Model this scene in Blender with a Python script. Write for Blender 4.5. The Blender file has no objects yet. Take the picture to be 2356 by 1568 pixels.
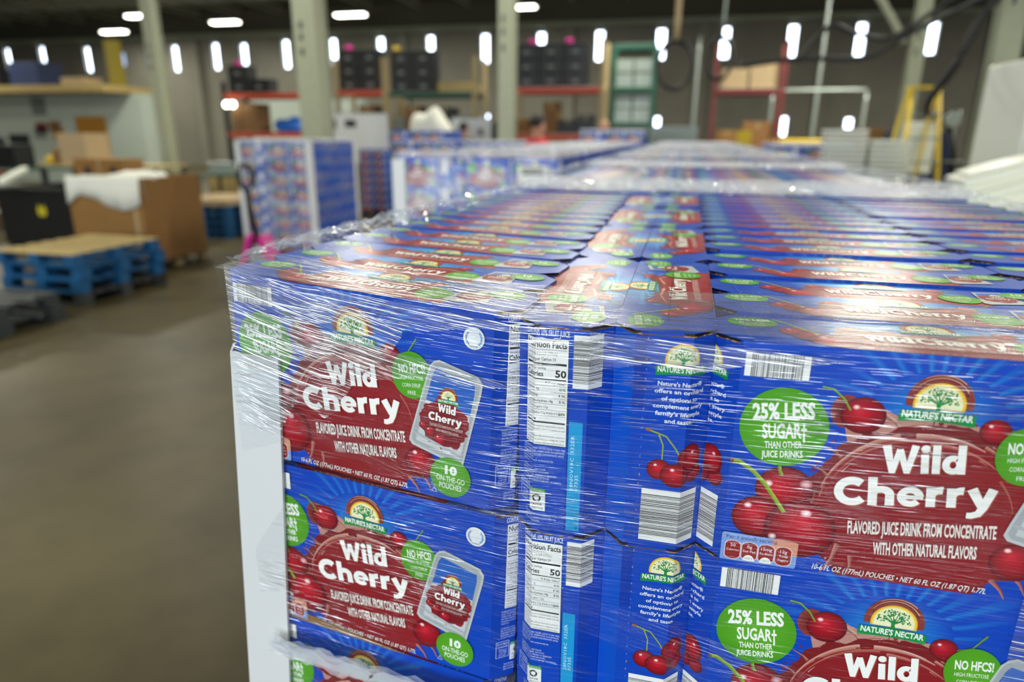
import bpy, bmesh, math, random
from mathutils import Vector, Matrix
from mathutils.geometry import tessellate_polygon
PI = math.pi
R = random.Random(7)
SC = bpy.context.scene
COL = SC.collection

# ------------------------------------------------------------------ camera
CAMZ = 1.759
cam = bpy.data.cameras.new('camera'); camo = bpy.data.objects.new('camera', cam); COL.objects.link(camo)
AX = Vector((0.9692, 0.0781, -0.2334)); AY = Vector((0.2458, -0.2869, 0.9259)); AD = Vector((-0.0056, 0.9548, 0.2971))
AY.normalize(); AD = (AD - AY * AD.dot(AY)).normalized(); AX = AD.cross(AY).normalized()
if AX[0] < 0: AX = -AX
rot = Matrix(((AX[0], -AX[1], -AX[2]), (AY[0], -AY[1], -AY[2]), (-AD[0], AD[1], AD[2])))
camo.matrix_world = Matrix.Translation((0, 0, CAMZ)) @ rot.to_4x4()
cam.sensor_width = 36; cam.lens = 1530 / 2356 * 36
cam.clip_start = 0.05; cam.clip_end = 200
cam.dof.use_dof = True; cam.dof.focus_distance = 0.56; cam.dof.aperture_fstop = 3.3
SC.camera = camo
# ------------------------------------------------------------------ colour management, world
SC.view_settings.view_transform = 'Standard'; SC.view_settings.look = 'None'
SC.view_settings.exposure = 0.0; SC.view_settings.gamma = 1.0
SC.view_settings.use_curve_mapping = False
SC.cycles.transparent_max_bounces = 16
SC.cycles.max_bounces = 7; SC.cycles.diffuse_bounces = 3; SC.cycles.glossy_bounces = 3
SC.cycles.sample_clamp_indirect = 4
w = bpy.data.worlds.new('world'); SC.world = w; w.use_nodes = True
w.node_tree.nodes['Background'].inputs[0].default_value = (0.62, 0.8, 1, 1)
w.node_tree.nodes['Background'].inputs[1].default_value = 1.0
# the hall: y forward from the camera, x right
HX0, HX1, HY0, HY1, HZ = -42.0, 14.0, -11.0, 32.0, 7.6

def lin(h):
    if isinstance(h, str):
        c = [int(h[i:i+2], 16) / 255 for i in (0, 2, 4)]
    else: c = [v / 255 for v in h]
    return tuple(v / 12.92 if v <= 0.04045 else ((v + 0.055) / 1.055) ** 2.4 for v in c) + (1,)

def area(name, loc, sx, sy, power, col=(1, 1, 1), rx=0.0, rz=0.0, spread=PI):
    l = bpy.data.lights.new(name, 'AREA'); l.shape = 'RECTANGLE'; l.size = sx; l.size_y = sy; l.energy = power; l.color = col
    l.spread = spread
    o = bpy.data.objects.new(name, l); o.location = loc; o.rotation_euler = (rx, 0, rz); COL.objects.link(o); return o
LAMPZ = 6.35
# high-bay strip lamps: those seen in the photo, then unseen ones added to light the hall
LAMPS = [(-27.2, 29.2, LAMPZ), (-20.0, 27.8, LAMPZ), (-22.4, 25.6, LAMPZ), (-13.7, 27.2, LAMPZ), (-6.6, 27.0, LAMPZ)]
HIDLAMPS = [(x, y, LAMPZ) for x in (-15, -8.5, -2, 4.5) for y in (17.0, 9.5, 2.0, -5.0)] + [(10.5, 17.0, LAMPZ), (10.5, 9.5, LAMPZ), (-24, 9.5, LAMPZ), (-24, 18, LAMPZ), (-32, 14, LAMPZ)]
LAMP_W = 165.0
for i, p in enumerate(LAMPS + HIDLAMPS):
    area('lamp_light', (p[0], p[1], p[2] - 0.07), 1.25, 0.34, (LAMP_W if p[1] < 12 else (900.0 if p[0] > 4 else 360.0)) if i >= len(LAMPS) else 200.0, (1.0, 0.98, 0.82))
# unseen dock openings added behind the camera to light the stack and its film
ADDED_DOORS = [(-8.6, 3.6), (-3.0, 3.6), (2.6, 3.6)]
for (x, wd) in ADDED_DOORS:
    area('added_dock_light', (x, HY0 + 0.25, 2.1), wd, 3.6, 430.0, (0.82, 0.92, 1.0), rx=PI / 2, rz=0)
SC.view_settings.exposure = -0.12

# ------------------------------------------------------------------ materials
def new_mat(name):
    m = bpy.data.materials.new(name); m.use_nodes = True
    return m, m.node_tree.nodes, m.node_tree.links, m.node_tree.nodes['Principled BSDF']
def mat(name, col, rough=0.6, metal=0.0, noise=0.0, nscale=8.0, bump=0.0, spec=0.5):
    m, n, l, b = new_mat(name)
    c = lin(col); b.inputs['Roughness'].default_value = rough; b.inputs['Metallic'].default_value = metal
    b.inputs['Specular IOR Level'].default_value = spec
    b.inputs['Base Color'].default_value = c
    if noise or bump:
        tc = n.new('ShaderNodeTexCoord'); nz = n.new('ShaderNodeTexNoise'); nz.inputs['Scale'].default_value = nscale; nz.inputs['Detail'].default_value = 5
        l.new(tc.outputs['Object'], nz.inputs['Vector'])
        if noise:
            mp = n.new('ShaderNodeMapRange'); mp.inputs[1].default_value = 0.3; mp.inputs[2].default_value = 0.7
            mp.inputs[3].default_value = 1 - noise; mp.inputs[4].default_value = 1 + noise
            mx = n.new('ShaderNodeVectorMath'); mx.operation = 'SCALE'; mx.inputs[0].default_value = c[:3]
            l.new(nz.outputs[0], mp.inputs[0]); l.new(mp.outputs[0], mx.inputs['Scale']); l.new(mx.outputs[0], b.inputs['Base Color'])
        if bump:
            bp = n.new('ShaderNodeBump'); bp.inputs['Strength'].default_value = bump; bp.inputs['Distance'].default_value = 0.02
            l.new(nz.outputs[0], bp.inputs['Height']); l.new(bp.outputs[0], b.inputs['Normal'])
    return m
def emis(name, col, s):
    m, n, l, b = new_mat(name)
    b.inputs['Base Color'].default_value = (0.8, 0.8, 0.8, 1)
    b.inputs['Emission Color'].default_value = lin(col); b.inputs['Emission Strength'].default_value = s
    return m
def print_mat():
    m, n, l, b = new_mat('printed_carton_board')
    a = n.new('ShaderNodeAttribute'); a.attribute_name = 'ink'
    l.new(a.outputs['Color'], b.inputs['Base Color'])
    b.inputs['Roughness'].default_value = 0.3; b.inputs['Specular IOR Level'].default_value = 0.3
    tc = n.new('ShaderNodeTexCoord'); nz = n.new('ShaderNodeTexNoise'); nz.inputs['Scale'].default_value = 14
    bp = n.new('ShaderNodeBump'); bp.inputs['Strength'].default_value = 0.25; bp.inputs['Distance'].default_value = 0.01
    l.new(tc.outputs['Object'], nz.inputs['Vector']); l.new(nz.outputs[0], bp.inputs['Height']); l.new(bp.outputs[0], b.inputs['Normal'])
    return m
M_PRINT = print_mat()
M = dict(
    wood=mat('weathered_wood', 'a08f6c', 0.8, noise=0.25, nscale=6), blue=mat('blue_pallet_paint', '08507f', 0.55, noise=0.3, nscale=5),
    kraft=mat('kraft_cardboard', '8c6634', 0.8, noise=0.06, nscale=3), kraft_dk=mat('kraft_inside', '8a6238', 0.85, noise=0.1),
    kraft_lt=mat('pale_cardboard', 'ab9472', 0.85), black=mat('black_plastic', '191a1c', 0.45, noise=0.1), grey_pl=mat('dark_grey_plastic', '34383a', 0.5, noise=0.15),
    white=mat('white_board', 'd6d8da', 0.5), whitepl=mat('white_plastic', 'e4e8de', 0.45), sheet=mat('white_liner', 'e6e6dc', 0.6, bump=0.4, nscale=6),
    orange=mat('orange_rack_paint', 'c8482a', 0.5), red=mat('dark_red_paint', '6e2626', 0.5), green=mat('green_rack_paint', '1b4c3b', 0.5),
    yellow=mat('yellow_paint', 'd8b81c', 0.5), steel=mat('galvanised_steel', '9aa3a0', 0.4, 0.6), dksteel=mat('dark_steel', '3a3d3f', 0.45, 0.5),
    cream=mat('cream_column_paint', '9fa38c', 0.6, noise=0.05), yellow_dk=mat('dull_yellow_paint', '8a7a1c', 0.6), magenta=mat('magenta_paint', 'd0208e', 0.4), rubber=mat('black_rubber', '1c1c1c', 0.6),
    skin=mat('skin', 'c08a6c', 0.55), redcloth=mat('red_cloth', 'd01a3c', 0.8), darkcloth=mat('dark_cloth', '20222a', 0.85), hair=mat('dark_hair', '1c1512', 0.6),
    jeans=mat('blue_cloth', '2a3550', 0.85), tan=mat('tan_post_paint', 'a8946c', 0.6), office=mat('office_wall_paint', 'b9c4bb', 0.7), door=mat('brown_door', 'b07a24', 0.5),
    plywood=mat('plywood', 'b09860', 0.7, noise=0.1), paper=mat('paper', 'e4e4de', 0.7), ink=mat('dark_ink', '2c2c30', 0.6), bluesheet=mat('blue_sheet', '0f5fc0', 0.4, bump=0.5, nscale=5),
    lampbody=mat('lamp_housing', '90958f', 0.5), joist=mat('joist_paint', 'a8a690', 0.7), blupl=mat('navy_plastic', '1a2a55', 0.5), yelbin=mat('yellow_label', 'c8b820', 0.6),
    clearbin=mat('clear_bin', '828e88', 0.25), brownbox=mat('brown_box', '7e5c38', 0.8), mgrey=mat('mid_grey', '7c8280', 0.6), dkfloor=mat('dark_gap', '15110d', 0.9))
M['lamp'] = emis('lamp_diffuser', 'fffdf0', 14.0)
M['win'] = emis('daylight_pane', 'dcebff', 9.0)
M['windim'] = emis('translucent_daylight_pane', '9fc0ff', 1.1)  # dimmer, bluish, partly translucent panes

def concrete_floor():
    m, n, l, b = new_mat('polished_concrete')
    tc = n.new('ShaderNodeTexCoord')
    n1 = n.new('ShaderNodeTexNoise'); n1.inputs['Scale'].default_value = 0.9; n1.inputs['Detail'].default_value = 6; n1.inputs['Roughness'].default_value = 0.6
    n2 = n.new('ShaderNodeTexNoise'); n2.inputs['Scale'].default_value = 2.2; n2.inputs['Detail'].default_value = 4
    r1 = n.new('ShaderNodeValToRGB'); e = r1.color_ramp.elements
    e[0].position = 0.32; e[0].color = lin('3a3422'); e[1].position = 0.68; e[1].color = lin('5a5238')
    l.new(tc.outputs['Object'], n1.inputs['Vector']); l.new(tc.outputs['Object'], n2.inputs['Vector'])
    l.new(n1.outputs[0], r1.inputs[0])
    mx = n.new('ShaderNodeMix'); mx.data_type = 'RGBA'; mx.blend_type = 'OVERLAY'; mx.inputs[0].default_value = 0.12
    l.new(r1.outputs[0], mx.inputs[6]); l.new(n2.outputs[0], mx.inputs[7]); l.new(mx.outputs[2], b.inputs['Base Color'])
    mr = n.new('ShaderNodeMapRange'); mr.inputs[3].default_value = 0.36; mr.inputs[4].default_value = 0.5; b.inputs['Specular IOR Level'].default_value = 0.22
    l.new(n2.outputs[0], mr.inputs[0]); l.new(mr.outputs[0], b.inputs['Roughness'])
    return m
M['floor'] = concrete_floor()
M['wall'] = mat('precast_concrete', '88857a', 0.8, noise=0.1, nscale=0.8)
M['wallup'] = mat('dark_upper_wall', '5c594c', 0.9)
M['ceil'] = mat('dark_roof_deck', '53533f', 0.9, noise=0.2, nscale=1.0)

def film_mat(name, streak=True, dens=1.0, slope=-0.02, white=0.0, gl=1.0, rough=0.13, pmin=0.03):
    """Clear stretch film: see-through, glossy, with fine pulled wrinkles running along the wrap."""
    m = bpy.data.materials.new(name); m.use_nodes = True; n = m.node_tree.nodes; l = m.node_tree.links; n.clear()
    out = n.new('ShaderNodeOutputMaterial'); tc = n.new('ShaderNodeTexCoord')
    uv = tc.outputs['UV']
    def noise(sx, sy, det=2, rgh=0.5, off=0.0):
        mp = n.new('ShaderNodeMapping'); mp.inputs['Scale'].default_value = (sx, sy, 1); mp.inputs['Location'].default_value = (off, off * 1.7, 0)
        mp.inputs['Rotation'].default_value = (0, 0, 0)
        # slant the wrinkles a little against the horizontal
        sh = n.new('ShaderNodeVectorMath'); sh.operation = 'DOT_PRODUCT'; sh.inputs[1].default_value = (slope, 1, 0)
        se = n.new('ShaderNodeSeparateXYZ'); cb = n.new('ShaderNodeCombineXYZ')
        l.new(uv, sh.inputs[0]); l.new(uv, se.inputs[0]); l.new(se.outputs[0], cb.inputs[0]); l.new(sh.outputs['Value'], cb.inputs[1])
        l.new(cb.outputs[0], mp.inputs['Vector'])
        t = n.new('ShaderNodeTexNoise'); t.inputs['Scale'].default_value = 1; t.inputs['Detail'].default_value = det; t.inputs['Roughness'].default_value = rgh
        l.new(mp.outputs[0], t.inputs['Vector']); return t.outputs[0]
    def rng(x, a, b_, c, d):
        r = n.new('ShaderNodeMapRange'); r.inputs[1].default_value = a; r.inputs[2].default_value = b_; r.inputs[3].default_value = c; r.inputs[4].default_value = d
        l.new(x, r.inputs[0]); return r.outputs[0]
    def math_(op, a, b_):
        q = n.new('ShaderNodeMath'); q.operation = op
        for i, v in enumerate((a, b_)):
            if isinstance(v, (int, float)): q.inputs[i].default_value = v
            else: l.new(v, q.inputs[i])
        return q.outputs[0]
    if streak:
        fine = noise(24, 1250, 1, 0.5); mid = noise(6, 420, 1, 0.5, 3.1); patch = noise(3.2, 6, 2, 0.5, 8.3)
        big = noise(1.6, 3.5, 1, 0.5, 5.7)
    else:
        fine = noise(60, 60, 4, 0.6); mid = noise(24, 24, 3, 0.5, 3.1); patch = noise(9, 9, 2, 0.5, 8.3); big = noise(3, 3, 1, 0.5, 5.7)
    ridge = rng(fine, 0.615, 0.655, 0, 1); ridge2 = rng(mid, 0.62, 0.68, 0, 1)
    pm = rng(patch, 0.47, 0.68, pmin, 1.0)
    wr = math_('MULTIPLY', math_('MAXIMUM', ridge, math_('MULTIPLY', ridge2, 0.4)), pm)
    bp = n.new('ShaderNodeBump'); bp.inputs['Strength'].default_value = 1.0; bp.inputs['Distance'].default_value = 0.0014 if streak else 0.006
    h = math_('ADD', math_('MULTIPLY', fine, 0.35), math_('MULTIPLY', mid, 1.1))
    l.new(h, bp.inputs['Height'])
    gls = n.new('ShaderNodeBsdfAnisotropic'); gls.inputs['Roughness'].default_value = rough; gls.inputs['Color'].default_value = (1, 1, 1, 1)
    l.new(bp.outputs[0], gls.inputs['Normal'])
    tr = n.new('ShaderNodeBsdfTransparent'); tr.inputs[0].default_value = (0.97, 0.98, 0.99, 1)
    df = n.new('ShaderNodeBsdfDiffuse'); df.inputs[0].default_value = (0.86, 0.88, 0.92, 1)
    tl = n.new('ShaderNodeBsdfTranslucent'); tl.inputs[0].default_value = (0.86, 0.88, 0.92, 1)
    ms = n.new('ShaderNodeMixShader'); ms.inputs[0].default_value = 0.35; l.new(df.outputs[0], ms.inputs[1]); l.new(tl.outputs[0], ms.inputs[2])
    haze = math_('MINIMUM', math_('ADD', math_('MULTIPLY', wr, 0.15 * dens), 0.003 + white), 0.95)
    m1 = n.new('ShaderNodeMixShader'); l.new(haze, m1.inputs[0]); l.new(tr.outputs[0], m1.inputs[1]); l.new(ms.outputs[0], m1.inputs[2])
    gf = math_('MINIMUM', math_('MULTIPLY', math_('ADD', math_('MULTIPLY', wr, 1.0 * dens), math_('MULTIPLY', rng(big, 0.42, 0.62, 0.0, 1.0), 0.035)), gl), 0.95)
    m2 = n.new('ShaderNodeMixShader'); l.new(gf, m2.inputs[0]); l.new(m1.outputs[0], m2.inputs[1]); l.new(gls.outputs[0], m2.inputs[2])
    l.new(m2.outputs[0], out.inputs['Surface'])
    return m
M_FILM = film_mat('stretch_film')
M_LIP = film_mat('stretch_film_overlap', dens=2.6, slope=0.0, white=0.10, pmin=.6, rough=.22, gl=2.2)  # glare on the front lip put into extra white haze
M_BRIGHT = film_mat('gathered_glare_film', streak=False, dens=2.0, white=0.42, gl=1.6, rough=0.2)  # raised white stands in for glare bands along the overlaps
M_GLARE = film_mat('glare_film', dens=2.4, slope=-0.02, gl=2.4, rough=0.3, pmin=.6, white=.06)  # denser, whiter, glossier film that carries the painted glare
M_CRUMP = film_mat('crumpled_film', streak=False, dens=1.3, white=0.09, gl=1.1, rough=0.12)

# ------------------------------------------------------------------ mesh helpers
def tag(o, label=None, cat=None, group=None, kind=None):
    if label: o['label'] = label
    if cat: o['category'] = cat
    if group: o['group'] = group
    if kind: o['kind'] = kind
    return o
def empty(name, loc=(0, 0, 0), rz=0.0, label=None, cat=None, group=None):
    o = bpy.data.objects.new(name, None); o.location = loc; o.rotation_euler = (0, 0, rz); o.empty_display_size = 0.1
    COL.objects.link(o); return tag(o, label, cat, group)
class MB:
    def __init__(s): s.bm = bmesh.new()
    def box(s, x0, x1, y0, y1, z0, z1, m=0, M4=None):
        vs = [s.bm.verts.new((x, y, z)) for z in (z0, z1) for y in (y0, y1) for x in (x0, x1)]
        if M4 is not None:
            for v in vs: v.co = M4 @ v.co
        for q in ((0, 2, 3, 1), (4, 5, 7, 6), (0, 1, 5, 4), (2, 6, 7, 3), (0, 4, 6, 2), (1, 3, 7, 5)):
            f = s.bm.faces.new([vs[i] for i in q]); f.material_index = m
        return s
    def tube(s, pts, r, n=10, m=0, cap=True):
        pts = [Vector(p) for p in pts]; rings = []
        rr = r if isinstance(r, (list, tuple)) else [r] * len(pts)
        for i, p in enumerate(pts):
            d = (pts[min(i + 1, len(pts) - 1)] - pts[max(i - 1, 0)]).normalized()
            a = Vector((0, 0, 1)) if abs(d.z) < 0.9 else Vector((1, 0, 0))
            u = d.cross(a).normalized(); v = d.cross(u)
            rings.append([s.bm.verts.new(p + (u * math.cos(2 * PI * k / n) + v * math.sin(2 * PI * k / n)) * rr[i]) for k in range(n)])
        for a, b in zip(rings, rings[1:]):
            for k in range(n):
                f = s.bm.faces.new((a[k], a[(k + 1) % n], b[(k + 1) % n], b[k])); f.material_index = m; f.smooth = True
        if cap:
            for rg in (rings[0], rings[-1]):
                try: f = s.bm.faces.new(rg); f.material_index = m
                except ValueError: pass
        return s
    def prism(s, pts, axis, a0, a1, m=0):
        def P(p, a): return {'x': (a, p[0], p[1]), 'y': (p[0], a, p[1]), 'z': (p[0], p[1], a)}[axis]
        A = [s.bm.verts.new(P(p, a0)) for p in pts]; B = [s.bm.verts.new(P(p, a1)) for p in pts]; k = len(pts)
        for i in range(k):
            f = s.bm.faces.new((A[i], A[(i + 1) % k], B[(i + 1) % k], B[i])); f.material_index = m
        for F in (A, B): f = s.bm.faces.new(F); f.material_index = m
        return s
    def build(s, name, mats, parent=None, loc=None, bevel=0.0, smooth=False):
        bmesh.ops.recalc_face_normals(s.bm, faces=s.bm.faces)
        me = bpy.data.meshes.new(name); s.bm.to_mesh(me); s.bm.free()
        for mm in (mats if isinstance(mats, (list, tuple)) else [mats]): me.materials.append(mm)
        o = bpy.data.objects.new(name, me); COL.objects.link(o)
        if parent: o.parent = parent
        if loc: o.location = loc
        if smooth:
            for p in me.polygons: p.use_smooth = True
        if bevel:
            b = o.modifiers.new('b', 'BEVEL'); b.width = bevel; b.segments = 2; b.limit_method = 'ANGLE'
        return o
def copy_tree(o, parent=None):
    c = o.copy(); COL.objects.link(c); c.parent = parent
    for ch in KIDS.get(o.name, []): copy_tree2(ch, c)
    return c
def copy_tree2(o, parent):
    c = o.copy(); COL.objects.link(c); c.parent = parent
    for ch in KIDS.get(o.name, []): copy_tree2(ch, c)
KIDS = {}
def index_kids():
    KIDS.clear()
    for o in COL.objects:
        if o.parent: KIDS.setdefault(o.parent.name, []).append(o)
def kids_of(root):
    ks = [o for o in COL.objects if o.parent == root]
    KIDS[root.name] = ks
    for k in ks: kids_of(k)
# ------------------------------------------------------------------ printed artwork (millimetres, y up)
FC = {}
def glyphs(txt, bold=0.0, res=2):
    k = (txt, bold, res)
    if k in FC: return FC[k]
    cu = bpy.data.curves.new('t', 'FONT'); cu.body = txt; cu.size = 1; cu.offset = bold; cu.resolution_u = res; cu.fill_mode = 'FRONT'
    ob = bpy.data.objects.new('t', cu); me = bpy.data.meshes.new_from_object(ob)
    vs = [(v.co.x, v.co.y) for v in me.vertices]; fs = [tuple(p.vertices) for p in me.polygons]
    x0 = min(v[0] for v in vs); x1 = max(v[0] for v in vs)
    cap = [v[1] for v in vs]
    bpy.data.objects.remove(ob); bpy.data.curves.remove(cu); bpy.data.meshes.remove(me)
    FC[k] = ([(x - x0, y) for x, y in vs], fs, x1 - x0); return FC[k]
CAPH = 0.71
def heavy(A, word, x, y, wd, h, col, rot=0.0, grow=0.0):
    """heavy rounded display lettering drawn with broad strokes; lower-case height .68 of the capital"""
    def arc(cx, cy, rx, ry, a0, a1, n=14): return [(cx + rx * math.cos(math.radians(a0 + (a1 - a0) * i / n)), cy + ry * math.sin(math.radians(a0 + (a1 - a0) * i / n))) for i in range(n + 1)]
    w = .2; G = {
        'W': (1.02, [([(.10, 1.0), (.27, .02)], .24, .17), ([(.27, .02), (.47, .86)], .17, .17), ([(.47, .86), (.68, .02)], .19, .17), ([(.68, .02), (.90, 1.0)], .17, .21), ([(.2, .07), (.34, .07)], .14, .14), ([(.61, .07), (.75, .07)], .14, .14)]),
        'i': (.30, [([(.15, 0), (.14, .68)], .22, .21), (arc(.15, .88, .065, .065, 0, 360), .13, .13)]),
        'l': (.30, [([(.15, 0), (.15, 1.02)], .22, .22)]),
        'd': (.66, [(arc(.30, .33, .19, .235, 60, 400, 20), w, w), ([(.53, 0), (.53, 1.02)], .22, .22)]),
        'C': (.80, [(arc(.44, .49, .33, .39, 48, 318, 24), .23, .21)]),
        'h': (.68, [([(.13, 0), (.13, 1.02)], .22, .22), (arc(.34, .40, .20, .19, 170, 0, 12) + [(.54, .2), (.54, 0)], .18, .22)]),
        'e': (.68, [(arc(.34, .34, .22, .25, 0, 322, 22), .19, .17), ([(.2, .33), (.64, .33)], .11, .11)]),
        'r': (.47, [([(.13, 0), (.13, .68)], .22, .22), (arc(.36, .38, .20, .22, 165, 78, 8), .17, .22)]),
        'y': (.66, [([(.11, .68), (.34, .08)], .24, .2), ([(.58, .68), (.38, .02), (.28, -.2), (.12, -.27), (.02, -.26)], .22, .16)])}
    W = sum(G[c][0] for c in word); sx = wd / W; sy = h; ca, sa = math.cos(rot), math.sin(rot); px = 0
    for c in word:
        adv, st = G[c]
        for pts, a, b in st:
            Q = []
            for (u, v) in pts:
                X, Y = (px + u) * sx, v * sy; Q.append((x + X * ca - Y * sa, y + X * sa + Y * ca))
            A.line(Q, (a + grow) * sx, (b + grow) * sx, col)
        px += adv
class Art:
    def __init__(s, W, H): s.W, s.H = W, H; s.v = []; s.f = []; s.z = 0
    def layer(s): s.z += 1
    def add(s, pts, faces, cols):
        b = len(s.v)
        for i, p in enumerate(pts):
            s.v.append((p[0], p[1], s.z, cols[i] if isinstance(cols, list) else cols))
        for f in faces: s.f.append(tuple(b + i for i in f))
    def poly(s, pts, col):
        s.layer(); t = tessellate_polygon([[Vector((p[0], p[1], 0)) for p in pts]]); s.add(pts, t, lin(col) if isinstance(col, str) else col)
    def rect(s, x0, y0, x1, y1, col): s.poly([(x0, y0), (x1, y0), (x1, y1), (x0, y1)], col)
    def ell(s, c, rx, ry, col, rot=0.0, n=40):
        ca, sa = math.cos(rot), math.sin(rot)
        s.poly([(c[0] + rx * math.cos(a) * ca - ry * math.sin(a) * sa, c[1] + rx * math.cos(a) * sa + ry * math.sin(a) * ca) for a in [2 * PI * i / n for i in range(n)]], col)
    def grad(s, c, rx, ry, stops, rot=0.0, n=32, off=(0, 0)):
        """printed round gradient: stops = [(fraction, colour)], off shifts the middle"""
        s.layer(); ca, sa = math.cos(rot), math.sin(rot); pts = []; cols = []; fs = []
        for i, (fr, co) in enumerate(stops):
            for k in range(n):
                a = 2 * PI * k / n; k2 = 1 - fr
                x = rx * fr * math.cos(a) + off[0] * k2; y = ry * fr * math.sin(a) + off[1] * k2
                pts.append((c[0] + x * ca - y * sa, c[1] + x * sa + y * ca)); cols.append(lin(co))
        for i in range(len(stops) - 1):
            for k in range(n): fs.append((i * n + k, i * n + (k + 1) % n, (i + 1) * n + (k + 1) % n, (i + 1) * n + k))
        fs.append(tuple(range(n))); s.add(pts, fs, cols)
    def line(s, pts, w0, w1, col, col2=None):
        s.layer(); L = []; cols = []; fs = []; n = len(pts); c1 = lin(col); c2 = lin(col2 or col)
        for i, p in enumerate(pts):
            a = pts[max(i - 1, 0)]; b = pts[min(i + 1, n - 1)]; dx, dy = b[0] - a[0], b[1] - a[1]; d = math.hypot(dx, dy) or 1
            t = i / (n - 1); wd = (w0 + (w1 - w0) * t) / 2
            L += [(p[0] - dy / d * wd, p[1] + dx / d * wd), (p[0] + dy / d * wd, p[1] - dx / d * wd)]; cols += [c1, c2]
            if i: fs.append((2 * i - 2, 2 * i, 2 * i + 1, 2 * i - 1))
        s.add(L, fs, cols)
    def text(s, t, x, y, wd, h, col, rot=0.0, bold=0.0, shear=0.0, al='l', res=2, stack=False):
        """x,y = baseline start; wd = set width in mm; h = capital height in mm"""
        s.layer(); vs, fs, W = glyphs(t, bold, res); sy = h / CAPH; sx = (wd / W) if wd else sy
        if al == 'c': x = x - (W * sx / 2) * math.cos(rot); y = y - (W * sx / 2) * math.sin(rot)
        ca, sa = math.cos(rot), math.sin(rot); P = []
        for (a, b) in vs:
            X = a * sx + b * sy * shear; Y = b * sy; P.append((x + X * ca - Y * sa, y + X * sa + Y * ca))
        s.add(P, fs, lin(col))
    def build(s, name, fn, mat_, folds=(), clip=None, parent=None, step=0.05):
        bm = bmesh.new(); cl = bm.verts.layers.float_color.new('ink')
        vs = []
        for (x, y, z, c) in s.v:
            v = bm.verts.new((x, y, z)); v[cl] = c; vs.append(v)
        for f in s.f:
            try: bm.faces.new([vs[i] for i in f])
            except ValueError: pass
        def cut(co, no, clear=False):
            bmesh.ops.bisect_plane(bm, geom=list(bm.verts) + list(bm.edges) + list(bm.faces), plane_co=co, plane_no=no, clear_outer=clear, dist=1e-5)
        x0, y0, x1, y1 = clip or (0, 0, s.W, s.H)
        cut((x1, 0, 0), (1, 0, 0), True); cut((x0, 0, 0), (-1, 0, 0), True); cut((0, y1, 0), (0, 1, 0), True); cut((0, y0, 0), (0, -1, 0), True)
        for fx in folds: cut((fx, 0, 0), (1, 0, 0))
        for v in bm.verts:
            p, nr = fn(v.co.x, v.co.y); v.co = (Vector(p) + Vector(nr) * (0.08 + v.co.z * step)) / 1000
        ctr = Vector(fn((x0 + x1) / 2, (y0 + y1) / 2)[1])
        bm.normal_update()
        fl = [f for f in bm.faces if f.normal.dot(Vector(fn(*((x0 + x1) / 2, (y0 + y1) / 2))[1])) < 0 and abs(f.normal.dot(ctr)) > 1e-3]
        if fl: bmesh.ops.reverse_faces(bm, faces=fl)
        me = bpy.data.meshes.new(name); bm.to_mesh(me); bm.free(); me.materials.append(mat_)
        o = bpy.data.objects.new(name, me); COL.objects.link(o); o.parent = parent
        return o

CL, CD, CH = 304.0, 76.5, 183.5          # carton length, depth, height in mm
KX, KY = 18.0, 17.0                      # corner chamfer
CHM = math.hypot(KX, KY); FLAT = CD - 2 * KY; EW = 2 * CHM + FLAT
BLUE, BLUE_LIT, RED, GRN = '0244ba', '0a58ce', '8e1c24', '55a61e'
def rnd(a, b): return R.uniform(a, b)
def S(s): return KX + (s - 22.5) * 0.985     # measured position across the front -> flat panel
def F(s, t): return (S(s), CH - t)
def arcpts(c, r, a0, a1, n=16, ry=None):
    return [(c[0] + r * math.cos(math.radians(a0 + (a1 - a0) * i / (n - 1))), c[1] + (ry or r) * math.sin(math.radians(a0 + (a1 - a0) * i / (n - 1)))) for i in range(n)]
def emblem(A, c, r, rot=0.0, leaves=70, swirl=True, res=2):
    """sun, tree and green banner"""
    if swirl:
        A.poly(arcpts((c[0], c[1] + r * .1), r * 1.28, -10, 190, 24), '8a3a30')
        for k in range(4): A.line(arcpts((c[0], c[1] + r * .1), r * (1.06 + .06 * k), 20 + 9 * k, 160 - 12 * k, 14), r * .05, r * .02, 'd6a08c' if k % 2 else '5c1518')
    A.poly(arcpts(c, r, -12, 192, 30), 'efb726'); A.poly(arcpts(c, r * .93, -12, 192, 30), 'f6d95a'); A.poly(arcpts(c, r * .86, -12, 192, 30), 'f4f0c4')
    g = '1d8a48'
    A.line([(c[0], c[1] - r * .3), (c[0] - r * .03, c[1]), (c[0] + r * .03, c[1] + r * .25)], r * .2, r * .1, g)
    for a, ln in ((150, .55), (125, .6), (100, .6), (75, .62), (50, .6), (25, .55), (165, .45), (12, .45)):
        ra = math.radians(a); A.line([(c[0], c[1] - r * .02), (c[0] + r * .3 * math.cos(ra), c[1] + r * .1 + r * .3 * math.sin(ra) * .8), (c[0] + r * ln * math.cos(ra) * 1.1, c[1] + r * .12 + r * ln * math.sin(ra))], r * .07, r * .02, g)
    q = random.Random(3)
    for i in range(leaves):
        a = q.uniform(0, PI); d = q.uniform(.32, .74) * r; A.ell((c[0] + d * math.cos(a) * 1.02, c[1] + r * .06 + d * math.sin(a)), r * .065, r * .03, g, rot=q.uniform(0, PI), n=7)
    bw, bh = r * 1.45, r * .5
    ban = [(c[0] - bw, c[1] - r * .36), (c[0] - bw * .5, c[1] - r * .28), (c[0], c[1] - r * .25), (c[0] + bw * .5, c[1] - r * .28), (c[0] + bw, c[1] - r * .36)]
    A.poly(ban + [(x, y - bh) for x, y in reversed(ban)], '0c8e42')
    A.text("NATURE'S NECTAR", c[0] - bw * .93, c[1] - r * .64, bw * 1.86, r * .31, 'f4f6ee', bold=.03, res=res)
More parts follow.
